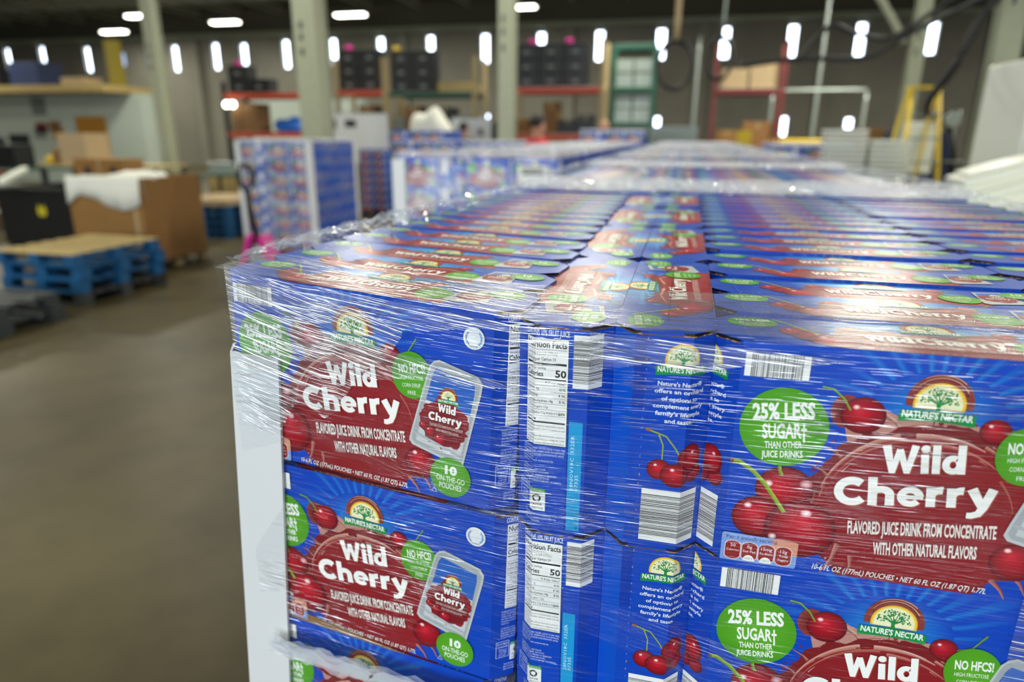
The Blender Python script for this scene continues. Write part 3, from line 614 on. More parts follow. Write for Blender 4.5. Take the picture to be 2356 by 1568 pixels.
def make_far_carton(name='juice_carton'):
    """the same carton as a single mesh, with only the large print (used far away and out of focus)"""
    A = Art(CL, CH); A.rect(0, 0, CL, CH, BLUE); A.grad(F(156, 44), 46, 34, [(.001, '2c9fe0'), (1, BLUE)], n=12)
    A.poly(splash(A, F(159, 124), 76, 70, 4, .04, 30), RED); A.ell(F(110, 49), 15, 14, '9c1424', n=10)
    for c, r in ((F(64, 116), 20), (F(47, 142), 18), (F(79, 148), 24), (F(226, 152), 15)): A.ell(c, r, r, 'a01424', n=12)
    A.ell(F(57.5, 64.5), 31, 31, GRN, n=16); A.ell(F(157, 36), 16, 16, 'f0e08a', n=12); A.rect(*F(136, 49), *F(181, 41), '0c8e42')
    A.text('Wild', *F(130, 93), 47, 21.5, 'fbfaf5', rot=T, bold=.042, res=1); A.text('Cherry', *F(101.5, 122), 96, 22, 'fbfaf5', rot=T, bold=.042, res=1)
    A.poly([F(113, 145), F(210, 134), F(210, 126), F(113, 137)], 'c48a86'); A.ell(F(217, 68), 17, 20, GRN, n=12)
    A.poly([F(240, 53), F(283, 64), F(266, 144), F(217, 129)], 'b9bec2'); A.ell(F(250, 108), 20, 20, '8a1c24', n=10); A.ell(F(257, 159), 18, 18, GRN, n=12)
    A.rect(*F(25, 26), *F(70, 8), 'b8b8b8'); o = bpy.data.objects.new(name, body_mesh()); COL.objects.link(o)
    ch = [A.build('x', m_front, M_PRINT, clip=(KX, 0, CL - KX, CH), step=.06)]
    B = Art(CL, CD); B.rect(0, 0, CL, CD, '0c48ba'); B.grad((152, 60), 70, 22, [(.001, '4fb0ea'), (1, '0c48ba')], n=12)
    B.poly([(84, 0), (86, 42), (108, 52), (134, 46), (168, 48), (204, 54), (236, 14), (238, 0)], '98252c'); B.ell((28, 54), 19, 14, GRN, n=12); B.ell((70, 24), 22, 14, 'a01424', n=10)
    B.text('Wild Cherry', 107, 22, 86, 15, 'fbfaf5', bold=.04, res=1); B.ell((156, 64), 15, 12, 'e8e08a', n=10); B.ell((217, 27), 17, 18, GRN, n=12); B.poly([(238, 62), (264, 66), (270, 18), (236, 10)], 'c6a8a8'); B.ell((276, 54), 17, 14, GRN, n=12)
    t = B.build('x', m_top, M_PRINT, step=.06); clip_oct(t); ch.append(t)
    C = Art(EW, CH); C.rect(0, 0, EW, CH, BLUE); C.rect(8, CH - 103, 53, CH - 12, 'e6e6e6'); C.rect(9, CH - 34, 52, CH - 32, '404044'); C.rect(9, CH - 47, 52, CH - 45.5, '404044'); C.rect(58, CH - 51, 88, CH - 7, 'b0b0b0'); C.rect(56, CH - 180, 68, CH - 80, '1a9ad6')
    ch.append(C.build('x', m_nut, M_PRINT, folds=(CHM, CHM + FLAT), step=.06))
    C = Art(EW, CH); C.rect(0, 0, EW, CH, BLUE); C.ell((60, CH - 20), 14, 13, 'e8e08a', n=10); C.rect(41, CH - 34, 80, CH - 27, '0c8e42'); C.rect(42, CH - 74, 78, CH - 39, '4b78c8'); C.ell((62, CH - 112), 22, 14, 'a01424', n=12); C.rect(36, CH - 178, 87, CH - 131, 'a8a8a8')
    ch.append(C.build('x', m_nec, M_PRINT, folds=(CHM, CHM + FLAT), step=.06))
    bm = bmesh.new(); bm.from_mesh(o.data)
    for c in ch: bm.from_mesh(c.data)
    bm.to_mesh(o.data); bm.free()
    for c in ch: bpy.data.objects.remove(c)
    return o
#PART3
ORD = ['first', 'second', 'third', 'fourth', 'fifth', 'sixth', 'seventh', 'eighth', 'ninth', 'tenth', 'eleventh', 'twelfth', 'thirteenth', 'fourteenth', 'fifteenth', 'sixteenth']
# ------------------------------------------------------------------ the hall
def struct(name, mb, m, **k): return tag(mb.build(name, m, **k), kind='structure')
struct('floor', MB().box(HX0, HX1, HY0, HY1, -0.2, 0), M['floor'])
struct('ceiling', MB().box(HX0, HX1, HY0, HY1, HZ, HZ + 0.2), M['ceil'])
struct('wall_left', MB().box(HX0 - 0.3, HX0, HY0, HY1, 0, HZ), M['wall'])
struct('wall_right', MB().box(HX1, HX1 + 0.3, HY0, HY1, 0, HZ), M['wall'])
WIN_X = [(-37.2, 0, 4.95, 6.1), (-34.8, 0, 5.4, 6.15), (-31.8, 0, 4.85, 6.05), (-29.55, 1, 5.1, 5.75), (-27.95, 1, 4.8, 5.85), (-26.25, 0, 4.8, 6.0), (-23.8, 0, 4.85, 6.05), (-22.15, 0, 5.05, 6.0), (-19.75, 0, 4.85, 6.1)]
for i, x in enumerate([-17.15, -14.64, -12.1, -9.42, -6.78, -4.13, -1.47, 1.2, 3.88, 6.48, 9.1]):
    WIN_X.append((x, 0, 4.9, 6.1))
LOW_X = [(-9.42, 2.25, 2.62), (-1.47, 1.75, 2.5), (3.95, 1.75, 2.5), (6.58, 1.95, 2.45)]
# rear wall of precast panels with slit openings, built as strips round each opening
wb = MB(); xs = sorted(WIN_X); ww = 0.17
prev = HX0; 
for (x, d, z0, z1) in xs:
    wb.box(prev, x - ww, HY1, HY1 + 0.35, 0, 6.45); wb.box(x - ww, x + ww, HY1, HY1 + 0.35, z1, 6.45)
    lo = [l for l in LOW_X if abs(l[0] - x) < 0.3]
    if lo: a, b_ = lo[0][1:]; wb.box(x - ww, x + ww, HY1, HY1 + 0.35, 0, a); wb.box(x - ww, x + ww, HY1, HY1 + 0.35, b_, z0)
    else: wb.box(x - ww, x + ww, HY1, HY1 + 0.35, 0, z0)
    prev = x + ww
wb.box(prev, HX1, HY1, HY1 + 0.35, 0, 6.45)
struct('wall_back', wb, M['wall'])
struct('trim_1', MB().box(HX0, HX1, HY1 - 0.02, HY1 + 0.35, 6.45, HZ), M['wallup'])
struct('trim_2', MB().box(HX0, HX1, HY1 - 0.25, HY1 - 0.02, 6.3, 6.5), M['cream'])
k = 0
for (x, d, z0, z1) in WIN_X:
    k += 1; fr = MB().box(x - ww + 0.002, x + ww - 0.002, HY1 + 0.2, HY1 + 0.26, z0 + 0.002, z1 - 0.002)
    struct('window_%d' % k, fr, M['windim'] if d else M['win'])
for (x, z0, z1) in LOW_X:
    k += 1; struct('window_%d' % k, MB().box(x - ww + 0.002, x + ww - 0.002, HY1 + 0.2, HY1 + 0.26, z0 + 0.002, z1 - 0.002), M['win'])
# the wall behind the camera with the added dock openings
fb = MB(); prev = HX0
for (x, wd) in sorted(ADDED_DOORS): fb.box(prev, x - wd / 2, HY0 - 0.3, HY0, 0, HZ); fb.box(x - wd / 2, x + wd / 2, HY0 - 0.3, HY0, 4, HZ); prev = x + wd / 2
fb.box(prev, HX1, HY0 - 0.3, HY0, 0, HZ); struct('wall_front', fb, M['wall'])
# pilasters against the rear wall
for i, x in enumerate((-24.9, -13.4, -5.4, 0.3, 5.2, 11.2)):
    struct('trim_%d' % (i + 3), MB().box(x - 0.22, x + 0.22, HY1 - 0.3, HY1 - 0.001, 0, 6.28), M['wall'])
# steel roof: main beams across, joists along
tr = 9
for y in (6.5, 13.5, 20.5, 27.5):
    m_ = MB(); m_.box(HX0 + .01, HX1 - .01, y - 0.1, y + 0.1, 7.12, 7.18).box(HX0 + .01, HX1 - .01, y - 0.1, y + 0.1, HZ - .08, HZ - .001).box(HX0 + .01, HX1 - .01, y - 0.012, y + 0.012, 7.18, HZ - .08)
    struct('trim_%d' % tr, m_, M['joist']); tr += 1
jb = MB()
for i in range(24):
    x = HX0 + 1.5 + i * 2.35; jb.box(x - 0.04, x + 0.04, HY0 + .5, HY1 - .5, 7.42, 7.5); jb.box(x - 0.03, x + 0.03, HY0 + .5, HY1 - .5, 7.18, 7.22)
    for j in range(28): y = HY0 + 1 + j * 1.48; jb.tube([(x, y, 7.2), (x, y + .74, 7.45), (x, y + 1.48, 7.2)], 0.012, 4, cap=False)
struct('trim_%d' % tr, jb, M['joist']); tr += 1
# columns
def column(x, y, wd, m, dp=None):
    global tr
    dp = dp or wd; b = MB(); b.box(x - wd / 2, x + wd / 2, y - dp / 2, y - dp / 2 + .03, 0, 7.1).box(x - wd / 2, x + wd / 2, y + dp / 2 - .03, y + dp / 2, 0, 7.1).box(x - wd / 2 + .03, x + wd / 2 - .03, y - dp / 2 + .03, y + dp / 2 - .03, 0, 7.1)
    b.box(x - wd / 2 - .06, x + wd / 2 + .06, y - dp / 2 - .06, y + dp / 2 + .06, 0.001, .03)
    for z in (3.1, 3.35, 3.55): b.box(x - wd * .22, x - wd * .1, y - dp / 2 - .012, y - dp / 2, z, z + .12, 1)
    o = b.build('steel_column', [m, M['dksteel']]); return o
COLS = [((-6.86, 12.0, .44), 'cream wide steel column behind the whiteboard on the left aisle'), ((-3.14, 12.05, .27), 'cream steel column left of the orange rack with black crates'),
        ((-12.0, 14.0, .27), 'cream steel column standing right of the white office'), ((3.76, 14.0, .22), 'cream column with an angled brace left of the yellow ladder'), ((3.28, 9.0, .24), 'pale column with hoses draped from it at the far right')]
for a, lb in COLS:
    o = column(*a, M['cream']); tag(o, lb, 'column')
# ------------------------------------------------------------------ lamps
def lamp(x, y, z, lb=None):
    o = empty('high_bay_lamp', (x, y, z), 0, lb or 'white strip lamp hanging from the roof', 'lamp', 'high bay lamps')
    MB().box(-.7, .7, -.22, .22, .0, .05).box(-.3, .3, -.08, .08, .05, .13).build('lamp_housing', M['lampbody'], o)
    MB().box(-.62, .62, -.17, .17, -.05, -.001).build('diffuser', M['lamp'], o)
    for sx in (-.5, .5): b = MB(); b.tube([(sx, 0, .04), (sx, 0, HZ - z + .01)], .008, 5); b.build('hanger', M['dksteel'], o)
    return o
for i, p in enumerate(LAMPS): lamp(*p, ['leftmost white strip lamp under the roof, lowest over the slit windows', 'white strip lamp between the two left columns', 'small white strip lamp just left of the office column top', 'white strip lamp right of the wide cream column', 'white lamp at the top edge beside the second column'][i])
for i, p in enumerate(HIDLAMPS): lamp(*p, 'unseen added strip lamp over the aisles, %s row back, %s from left' % (ORD[i % 4] if i < 16 else 'outer', ORD[i // 4] if i < 16 else ORD[i - 16]))

# ------------------------------------------------------------------ near stack
CARTON = make_carton(); FAR = make_far_carton(); index_kids()
kid_tpl = list(KIDS.get(CARTON.name, []))
USED = [False, False]
def put(x, y, z, rz, label, group=None, far=False, tilt=0.0, sz=1.0, rx=0.0):
    if far:
        o = FAR if not USED[1] else FAR.copy()
        if USED[1]: COL.objects.link(o)
        USED[1] = True
    else:
        if not USED[0]: o = CARTON; USED[0] = True
        else:
            o = CARTON.copy(); COL.objects.link(o)
            for c in kid_tpl: d = c.copy(); COL.objects.link(d); d.parent = o
    o.location = (x, y, z); o.rotation_euler = (rx, tilt, rz); o.scale = (1, 1, sz)
    tag(o, label, 'carton', group); return o
TIER = 0.184; BASE = 0.146; NT = 8; ZT = BASE + NT * TIER
L_, D_ = .298, .0765; PITCH = .0756; Y0 = .487
XA = -.122
LEAN = {7: 0, 6: 0, 5: -.010, 4: -.018}
def near_tier(k, rows, z, tname, left_ang):
    q = random.Random(50 + k)
    n = 0
    for r in range(min(rows, 15)):
        a = math.radians(-max(0, 6.8 - .7 * r)); yr = Y0 + .0482 + r * .0800
        cx = -.124 - .152 * math.cos(a); cy = yr - .152 * math.sin(a)
        tl = math.radians(max(0, (2.2, 1.9, 1.2, .6)[NT - 1 - k] * (1 - r / 12)))
        rxx = -math.radians(min(1.3, .25 * r)) if k == NT - 1 else 0; put(cx + LEAN[k], cy, z - .03 * math.sin(rxx) + .152 * math.sin(tl) + (.005 if k == NT - 1 else .001) * (1 - r / 15), a + math.radians(q.uniform(-.1, .1)), 'blue drink carton, %s, left column, %s row from the front' % (tname, ORD[r]), 'cartons of the near wrapped stack', tilt=tl, sz=1 + q.uniform(-.010, .002), rx=rxx)
    if rows >= 1:
        for r in range(1 if rows < 5 else 4):
            for j, (x, rz) in enumerate(((XA + .0395, -PI / 2), (XA + .0395 + .0773, PI / 2))):
                put(x + q.uniform(-.0003, .0003), Y0 + .153 + r * .3055 + q.uniform(0, .001), z + q.uniform(0, .001), rz + math.radians(q.uniform(-.1, .1)), 'blue carton turned end-on, %s, %s of pair, %s from front' % (tname, ('left', 'right')[j], ORD[r]), 'cartons of the near wrapped stack', sz=1 + q.uniform(-.006, .004))
    for c, (x, nm) in enumerate(((.1856, 'column right of the pair'), (.4915, 'outer right column'))):
        for r in range(rows):
            rxx = -math.radians(min(1.7, .3 * r)) if k == NT - 1 else 0; put(x + q.uniform(-.001, .001), Y0 + D_ / 2 + r * .0773, z + q.uniform(0, .001) - .03 * math.sin(rxx), math.radians(q.uniform(-.12, .12)), 'blue drink carton, %s, %s, %s row' % (tname, nm, ORD[r]), 'cartons of the near wrapped stack', sz=1 + q.uniform(-.008, .005), rx=rxx)
for k, (nm, rows, la) in enumerate([('lowest tier', 1, 3), ('seventh tier', 1, 3), ('sixth tier', 1, 4), ('fifth tier', 1, 4.5), ('fourth tier', 1, 5), ('third tier', 1, 6), ('second tier', 1, 7), ('top tier', 16, 8.2)]):
    if k < 4: continue
    near_tier(k, rows, BASE + k * TIER, nm, la)
# everything hidden in or far down the loads is one countless mass of the same cartons
def pat_front(x0, y0, flip=False):
    """one tier of a load: (x, y, rz, is_front, is_left, is_right)"""
    P = []
    xs_ = (x0 + .15, x0 + .385 + .0, x0 + .45) 
    for r in range(15):
        P.append((x0 + .151, y0 + D_ / 2 + r * .0806, 0, r == 0, True, False))
    for r in range(4): P.append((x0 + .303 + .0385, y0 + .153 + r * .3055, -PI / 2, r == 0, False, False)); P.append((x0 + .303 + .1155, y0 + .153 + r * .3055, PI / 2, r == 0, False, False))
    for c in (.608, .913):
        for r in range(15): P.append((x0 + c, y0 + D_ / 2 + r * .0806, 0, r == 0, False, c > .8))
    return P
MASS = []
def load(x0, y0, zb, tiers, front=0, top=0, lname='', glabel='', gname='', ang=0.0):
    """front = tiers of front cartons built singly from the top, top = rows of the top tier built singly"""
    for k in range(tiers):
        z = zb + k * TIER
        for (x, y, rz, fr, lf, rt) in pat_front(x0, y0):
            single = (fr and k >= tiers - front) or (k == tiers - 1 and y - y0 < top * .081)
            if single:
                if fr and front: lb_ = 'drink carton, front of the %s, %s from left, %s tier up' % (lname, ORD[min(range(5), key=lambda i: abs((.151, .341, .419, .608, .913)[i] - (x - x0)))], ORD[k])
                else: lb_ = 'drink carton atop the %s, %s column, %s row' % (lname, ORD[min(range(5), key=lambda i: abs((.151, .341, .419, .608, .913)[i] - (x - x0)))], ORD[int((y - y0) / (.0806 if abs(rz) < 1 else .3055))])
                put(x + rnd(-.001, .001), y, z, rz, lb_, gname, far=True)
            elif fr or lf or rt or k == tiers - 1: MASS.append((x, y, z, rz))
# near stack, remaining shell
for k in range(NT - 1):
    for (x, y, rz, fr, lf, rt) in pat_front(-.42, Y0):
        if fr and k >= 4: continue
        if fr or lf or rt: MASS.append((x, y + (.05 if lf else 0) + (.0 if rt or fr else 0), BASE + k * TIER, rz))

# ------------------------------------------------------------------ pallets
def make_pallet(name, m, wx=1.016, dy=1.2, parts_black=False):
    o = empty(name); b = 0
    for i in range(7):
        y = i * (dy - .12) / 6; MB().box(0, wx, y, y + .12 if i in (0, 6) else y + .1, .122, .138).build('deck_board', m, o)
    for i in range(3):
        for j in range(3): x = j * (wx - .12) / 2; y = i * (dy - .14) / 2; MB().box(x, x + .12, y, y + .14, .018, .105).build('block', m, o)
    for j in range(3): x = j * (wx - .12) / 2; MB().box(x, x + .12, 0, dy, .105, .122).build('stringer_board', m, o)
    for i in range(3): y = i * (dy - .12) / 2; MB().box(0, wx, y, y + .12, 0, .018).build('bottom_board', m, o)
    return o
def clone(root, loc, rz, label, cat, group=None):
    r = root.copy(); COL.objects.link(r); r.location = loc; r.rotation_euler = (0, 0, rz); tag(r, label, cat, group)
    def rec(src, dst):
        for c in src.children: d = c.copy(); COL.objects.link(d); d.parent = dst; rec(c, d)
    rec(root, r); return r
def place_first(o, loc, rz, label, cat, group=None): o.location = loc; o.rotation_euler = (0, 0, rz); return tag(o, label, cat, group)
PW = make_pallet('wooden_pallet', M['wood'], 1.06, 1.22)
place_first(PW, (-.42, Y0, 0), 0, 'wooden pallet under the near wrapped stack', 'pallet')

# ------------------------------------------------------------------ stretch film
def film_sleeve(path, z0, z1, parent, name, nz=24, closed=True, wob=.0012, mat_=None, tilt=0.0):
    """wrap following a plan outline; UV in metres"""
    pts = [Vector(p) for p in path]
    if closed: pts.append(pts[0])
    P = []; s = 0
    for a, b in zip(pts, pts[1:]):
        n = max(2, int((b - a).length / .03)); 
        for i in range(n): P.append((a.lerp(b, i / n), s + (b - a).length * i / n))
        s += (b - a).length
    P.append((pts[-1], s)); bm = bmesh.new(); uvl = bm.loops.layers.uv.new('UVMap'); G = []
    for (p, u) in P:
        G.append([(bm.verts.new((p.x + wob * math.sin(u * 31 + z * 50), p.y + wob * math.sin(u * 23 + z * 37), z0 + (z1 - z0) * z / nz)), u, z0 + (z1 - z0) * z / nz) for z in range(nz + 1)])
    for a, b in zip(G, G[1:]):
        for j in range(nz):
            q = (a[j], b[j], b[j + 1], a[j + 1]); f = bm.faces.new([t[0] for t in q]); f.smooth = True
            for lp, t in zip(f.loops, q): lp[uvl].uv = (t[1], t[2])
    me = bpy.data.meshes.new(name); bm.to_mesh(me); bm.free(); me.materials.append(mat_ or M_FILM)
    o = bpy.data.objects.new(name, me); COL.objects.link(o); o.parent = parent; return o
def strip(name, A, B, parent, mat_, rough=.0, nv=8, seed=1, rise=0.0, edge=.0):
    """film strip between two polylines A (outer) and B (inner)"""
    q = random.Random(seed); bm = bmesh.new(); uvl = bm.loops.layers.uv.new('UVMap'); G = []; s = 0
    def res(pl, n):
        d = [0]
        for a, b in zip(pl, pl[1:]): d.append(d[-1] + (Vector(b) - Vector(a)).length)
        out = []
        for i in range(n + 1):
            t = d[-1] * i / n; j = 0
            while j < len(pl) - 2 and d[j + 1] < t: j += 1
            out.append(Vector(pl[j]).lerp(Vector(pl[j + 1]), (t - d[j]) / max(1e-9, d[j + 1] - d[j])))
        return out, d[-1]
    n = int(max(8, res(A, 2)[1] / .012)); a_, LA = res(A, n); b_, LB = res(B, n)
    for i in range(n + 1):
        ev = Vector((0, 0, 0)) if not edge else (b_[i] - a_[i]).normalized() * edge * (math.sin(i * .21 + seed) + .6 * math.sin(i * .67) + q.uniform(-.4, .4))
        row = []
        for j in range(nv + 1):
            t = j / nv; p = a_[i].lerp(b_[i] + ev, t); p = p + Vector((q.uniform(-1, 1) * rough * .6, q.uniform(-1, 1) * rough * .6, q.uniform(0, 1) * rough + rise * math.sin(PI * t)))
            row.append((bm.verts.new(p), LA * i / n, t * (b_[i] - a_[i]).length))
        G.append(row)
    for a, b in zip(G, G[1:]):
        for j in range(nv):
            qd = (a[j], b[j], b[j + 1], a[j + 1]); f = bm.faces.new([t[0] for t in qd]); f.smooth = rough < .004
            for lp, t in zip(f.loops, qd): lp[uvl].uv = (t[1], t[2])
    me = bpy.data.meshes.new(name); bm.to_mesh(me); bm.free(); me.materials.append(mat_)
    o = bpy.data.objects.new(name, me); COL.objects.link(o); o.parent = parent; return o
LA_ = math.radians(6.8); g = .005
PLX, PLY = -.4125, .5311      # front-left top corner of the near stack
YB = Y0 + 16 * .0773 + .012
wrap = empty('stretch_wrap', (0, 0, 0), 0, 'clear stretch film wound round the near stack of cartons', 'plastic film')
out_ = [(PLX + .001, PLY - .0065), (PLX + .056, PLY - .0135), (XA - .01, Y0 - g), (.64, Y0 - g), (.645, YB + g), (PLX - .016, YB + g), (PLX - .0205, PLY + .019)]
film_sleeve(out_, .1, ZT + .004, wrap, 'film_sleeve', nz=60)
zt = ZT + .0045
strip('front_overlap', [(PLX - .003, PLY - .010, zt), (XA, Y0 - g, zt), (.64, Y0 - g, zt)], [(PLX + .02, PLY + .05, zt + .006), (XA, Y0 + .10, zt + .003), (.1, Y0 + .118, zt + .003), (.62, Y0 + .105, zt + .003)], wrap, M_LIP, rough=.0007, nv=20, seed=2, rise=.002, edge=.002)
strip('left_overlap', [(PLX - .010, PLY + .01, zt - .004), (PLX - .016, PLY + .5, zt - .004), (PLX - .016, YB, zt - .004)], [(PLX + .085, PLY + .06, zt + .004), (PLX + .055, PLY + .4, zt + .004), (PLX + .05, YB - .02, zt + .004)], wrap, M_CRUMP, rough=.010, nv=18, seed=5, rise=.014, edge=.004)
strip('right_overlap', [(.645, Y0, zt - .004), (.65, YB, zt - .004)], [(.60, Y0 + .05, zt + .004), (.59, YB - .05, zt + .004)], wrap, M_CRUMP, rough=.006, nv=12, seed=6, rise=.014, edge=.005)
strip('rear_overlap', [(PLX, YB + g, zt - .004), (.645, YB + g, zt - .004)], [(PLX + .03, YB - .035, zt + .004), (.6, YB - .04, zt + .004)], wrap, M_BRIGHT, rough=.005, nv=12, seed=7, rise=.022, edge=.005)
# roped band of gathered film and two slanting pulled folds on the front
def on_front(x, z, off=.008):
    return (x, (Y0 if x > XA else Y0 + (XA - x) * .115 + .004) - g - off, z)
rope = []
for i in range(90):
    x = -.395 + i * .0125; z = 1.246 + .012 * math.sin(x * 3) - .06 * max(0, x + .1)
    rope.append((x, z))
for kk in range(5):
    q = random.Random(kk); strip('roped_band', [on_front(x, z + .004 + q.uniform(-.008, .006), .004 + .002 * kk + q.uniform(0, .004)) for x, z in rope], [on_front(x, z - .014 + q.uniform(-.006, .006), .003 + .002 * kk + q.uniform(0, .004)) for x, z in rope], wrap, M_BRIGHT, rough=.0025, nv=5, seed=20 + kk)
M_FOLD = film_mat('pulled_film_fold', dens=1.2, slope=0.0)
for (x0, z0, x1, z1, wd, sd) in ((-.10, 1.392, .60, 1.245, .035, 31), (-.40, 1.53, -.11, 1.45, .02, 32), (.05, 1.36, .5, 1.18, .02, 34)):
    P_ = [(x0 + (x1 - x0) * i / 30, z0 + (z1 - z0) * i / 30) for i in range(31)]
    strip('pulled_fold', [on_front(x, z, .0025) for x, z in P_], [on_front(x, z - wd * (1 + .3 * math.sin(i * .2)), .002) for i, (x, z) in enumerate(P_)], wrap, M_FOLD, rough=.0003, nv=6, seed=sd)
for (xa, za, xb, zb, wd, sd) in ((-.398, 1.630, -.22, 1.60, .13, 61), (-.398, 1.60, -.12, 1.565, .035, 62), (-.06, 1.617, .12, 1.610, .024, 63), (.26, 1.605, .63, 1.60, .22, 64), (-.398, 1.53, -.34, 1.51, .04, 65), (-.398, 1.624, -.10, 1.616, .03, 66)):  # strips added for glare patches on the front film
    P_ = [(xa + (xb - xa) * i / 24, za + (zb - za) * i / 24) for i in range(25)]
    strip('glare_band', [on_front(x, z, .002 + (.004 if x < -.3 else 0)) for x, z in P_], [on_front(x, z - wd * (1 - .95 * (i / 24) ** 2) * (1 + .15 * math.sin(i * .7 + sd)), .0016 + (.004 if x < -.3 else 0)) for i, (x, z) in enumerate(P_)], wrap, M_GLARE, rough=.0003, nv=10, seed=sd)
# the kraft bottom flap showing where the second-tier left carton has lifted
loose = [o for o in COL.objects if str(o.get('label', '')).startswith('blue drink carton, second tier, left column, first')][0]
fl_ = MB().prism([(-.136, -.003), (-.136, .009), (-.118, .0105), (-.09, .009), (-.05, .005), (0, .001), (.045, -.002), (.02, -.003)], 'y', -.0397, -.0389).build('loose_flap', M['kraft'], loose); fl_['label'] = 'bare brown flap edge'
# white corner board, front left
def corner_board(x, y, z0, z1, ang, label, w_=.055, t_=.004, flip=1):
    o = MB().box(0, w_ * flip, -t_, 0, z0, z1).box(-t_ * flip, 0, -t_, w_, z0, z1).build('corner_board', M['white'], bevel=.0015); o.location = (x, y, 0); o.rotation_euler = (0, 0, ang); tag(o, label, 'corner board'); return o
for c in [c for c in COL.objects if c.parent == wrap]:      # the film rides up over the raised left column
    for v in c.data.vertices:
        if v.co.z > ZT - .07: v.co.z += .018 * max(0, min(1, (XA - v.co.x) / .3)) * max(0, 1 - (v.co.y - Y0) / 1.1) * min(1, (v.co.z - ZT + .07) / .07)
e_ = Vector((math.cos(LA_), -math.sin(LA_))); n_ = Vector((-math.sin(LA_), -math.cos(LA_))); F0 = Vector((PLX, PLY))
def bent(off): return [F0 + e_ * .056 + n_ * off, F0 - e_ * .001 + n_ * off, F0 - e_ * (.013 + off) - n_ * .017, F0 - e_ * (.013 + off) - n_ * .06]
cbm = MB(); lean = math.tan(math.radians(4.2)); zz0, zz1 = .15, 1.556; ou, inn = bent(.0050), bent(.0020); poly_ = ou + inn[::-1]
lo_ = [cbm.bm.verts.new((p.x - lean * (zz1 - max(zz0, 1.0)), p.y, 1.0)) for p in poly_]; hi_ = [cbm.bm.verts.new((p.x, p.y, zz1)) for p in poly_]; bo_ = [cbm.bm.verts.new((p.x - lean * (zz1 - 1.0), p.y, zz0)) for p in poly_]
for A_, B_ in ((bo_, lo_), (lo_, hi_)):
    for i in range(8): cbm.bm.faces.new((A_[i], A_[(i + 1) % 8], B_[(i + 1) % 8], B_[i]))
for i in range(3):
    for A_ in (bo_, hi_): cbm.bm.faces.new((A_[i], A_[i + 1], A_[6 - i], A_[7 - i]))
cbo = cbm.build('corner_board', M['white']); tag(cbo, 'white corner board at the left edge of the near stack', 'corner board')
#PART4
# ------------------------------------------------------------------ further loads of the same cartons
def far_wrap(x0, y0, z0, z1, lb, wx=1.055, dy=1.22, crump=.05, mat_=None, roof=True, seed=1):
    o = empty('stretch_wrap', (0, 0, 0), 0, lb, 'plastic film')
    x1, y1 = x0 + wx, y0 + dy; e = .012
    film_sleeve([(x0 - e, y0 - e), (x1 + e, y0 - e), (x1 + e, y1 + e), (x0 - e, y1 + e)], z0, z1 + .006, o, 'film_sleeve', nz=16, mat_=mat_ or M_FILM)
    if roof:
        z = z1 + .006; q = [(x0 - e, y0 - e), (x1 + e, y0 - e), (x1 + e, y1 + e), (x0 - e, y1 + e)]; w_ = .075
        qi = [(x0 + w_ * .6, y0 + w_), (x1 - w_ * .6, y0 + w_), (x1 - w_ * .6, y1 - w_), (x0 + w_ * .6, y1 - w_)]
        for i, nm in enumerate(('front_overlap', 'right_overlap', 'rear_overlap', 'left_overlap')):
            a, b = q[i], q[(i + 1) % 4]; c, d = qi[i], qi[(i + 1) % 4]
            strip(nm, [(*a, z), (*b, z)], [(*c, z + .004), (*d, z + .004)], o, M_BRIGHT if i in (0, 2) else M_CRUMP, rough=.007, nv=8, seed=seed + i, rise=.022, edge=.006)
    return o
M_FILM2 = film_mat('glare_stretch_film', dens=1.6, slope=0.02, gl=5.0, rough=.3, white=.02)  # gloss and haze raised to put glare on these loads
M_FILM3 = film_mat('soft_stretch_film', dens=.8, slope=0.0, gl=1.0, rough=.3)
# our own aisle row, going away from the camera
for k in range(8):
    y0 = Y0 + 1.29 * (k + 1)
    load(-.42, y0, BASE, NT, front=0, top=16 if k == 0 else 0, lname='second load', glabel='cherry drink carton in the top tier of the second wrapped load behind the near stack', gname='top tier of the second load')
    far_wrap(-.42, y0, .1, ZT, 'stretch film round the %s load in the row behind the near stack' % ORD[k + 1], seed=40 + 5 * k)
    clone(PW, (-.42, y0, 0), 0, 'wooden pallet under the %s load of the row behind the near stack' % ORD[k + 1], 'pallet')
tw = [o for o in COL.objects if str(o.get('label', '')).startswith('stretch film round the second load in the row behind')][0]
for i, pts_ in enumerate((((-.29, 2.30, 1.63), (-.22, 2.38, 1.665), (-.16, 2.5, 1.66), (-.09, 2.6, 1.632)), ((-.12, 2.32, 1.632), (-.19, 2.42, 1.67), (-.25, 2.52, 1.66), (-.30, 2.62, 1.632)))):
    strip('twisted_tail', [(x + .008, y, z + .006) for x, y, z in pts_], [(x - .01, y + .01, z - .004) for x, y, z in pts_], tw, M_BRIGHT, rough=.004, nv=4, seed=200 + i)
# row left of it, seen from the front
for k in range(7):
    y0 = 4.08 + 1.29 * k; nt = 9 if k == 6 else 8
    load(-1.80, y0, BASE, nt, front=3 if k == 0 else (2 if k == 6 else 0), lname='load with label sheet' if k == 0 else 'taller far left load', glabel='cherry drink carton in the front of the %s' % ('left wrapped load with the white label sheet' if k == 0 else 'taller load far down the left row'), gname='front cartons of the %s' % ('load with the label sheet' if k == 0 else 'taller far load'))
    far_wrap(-1.80, y0, .1, BASE + nt * TIER, 'stretch film round the load with a white label sheet' if k == 0 else 'stretch film round the %s load of the left row' % ORD[k], seed=80 + 5 * k, mat_=M_FILM2 if k == 0 else None)
    clone(PW, (-1.80, y0, 0), 0, 'wooden pallet under the %s load of the left row' % ORD[k], 'pallet')
corner_board(-1.815, 4.062, .14, 1.60, 0, 'white corner board on the load with the white label sheet', w_=.085)
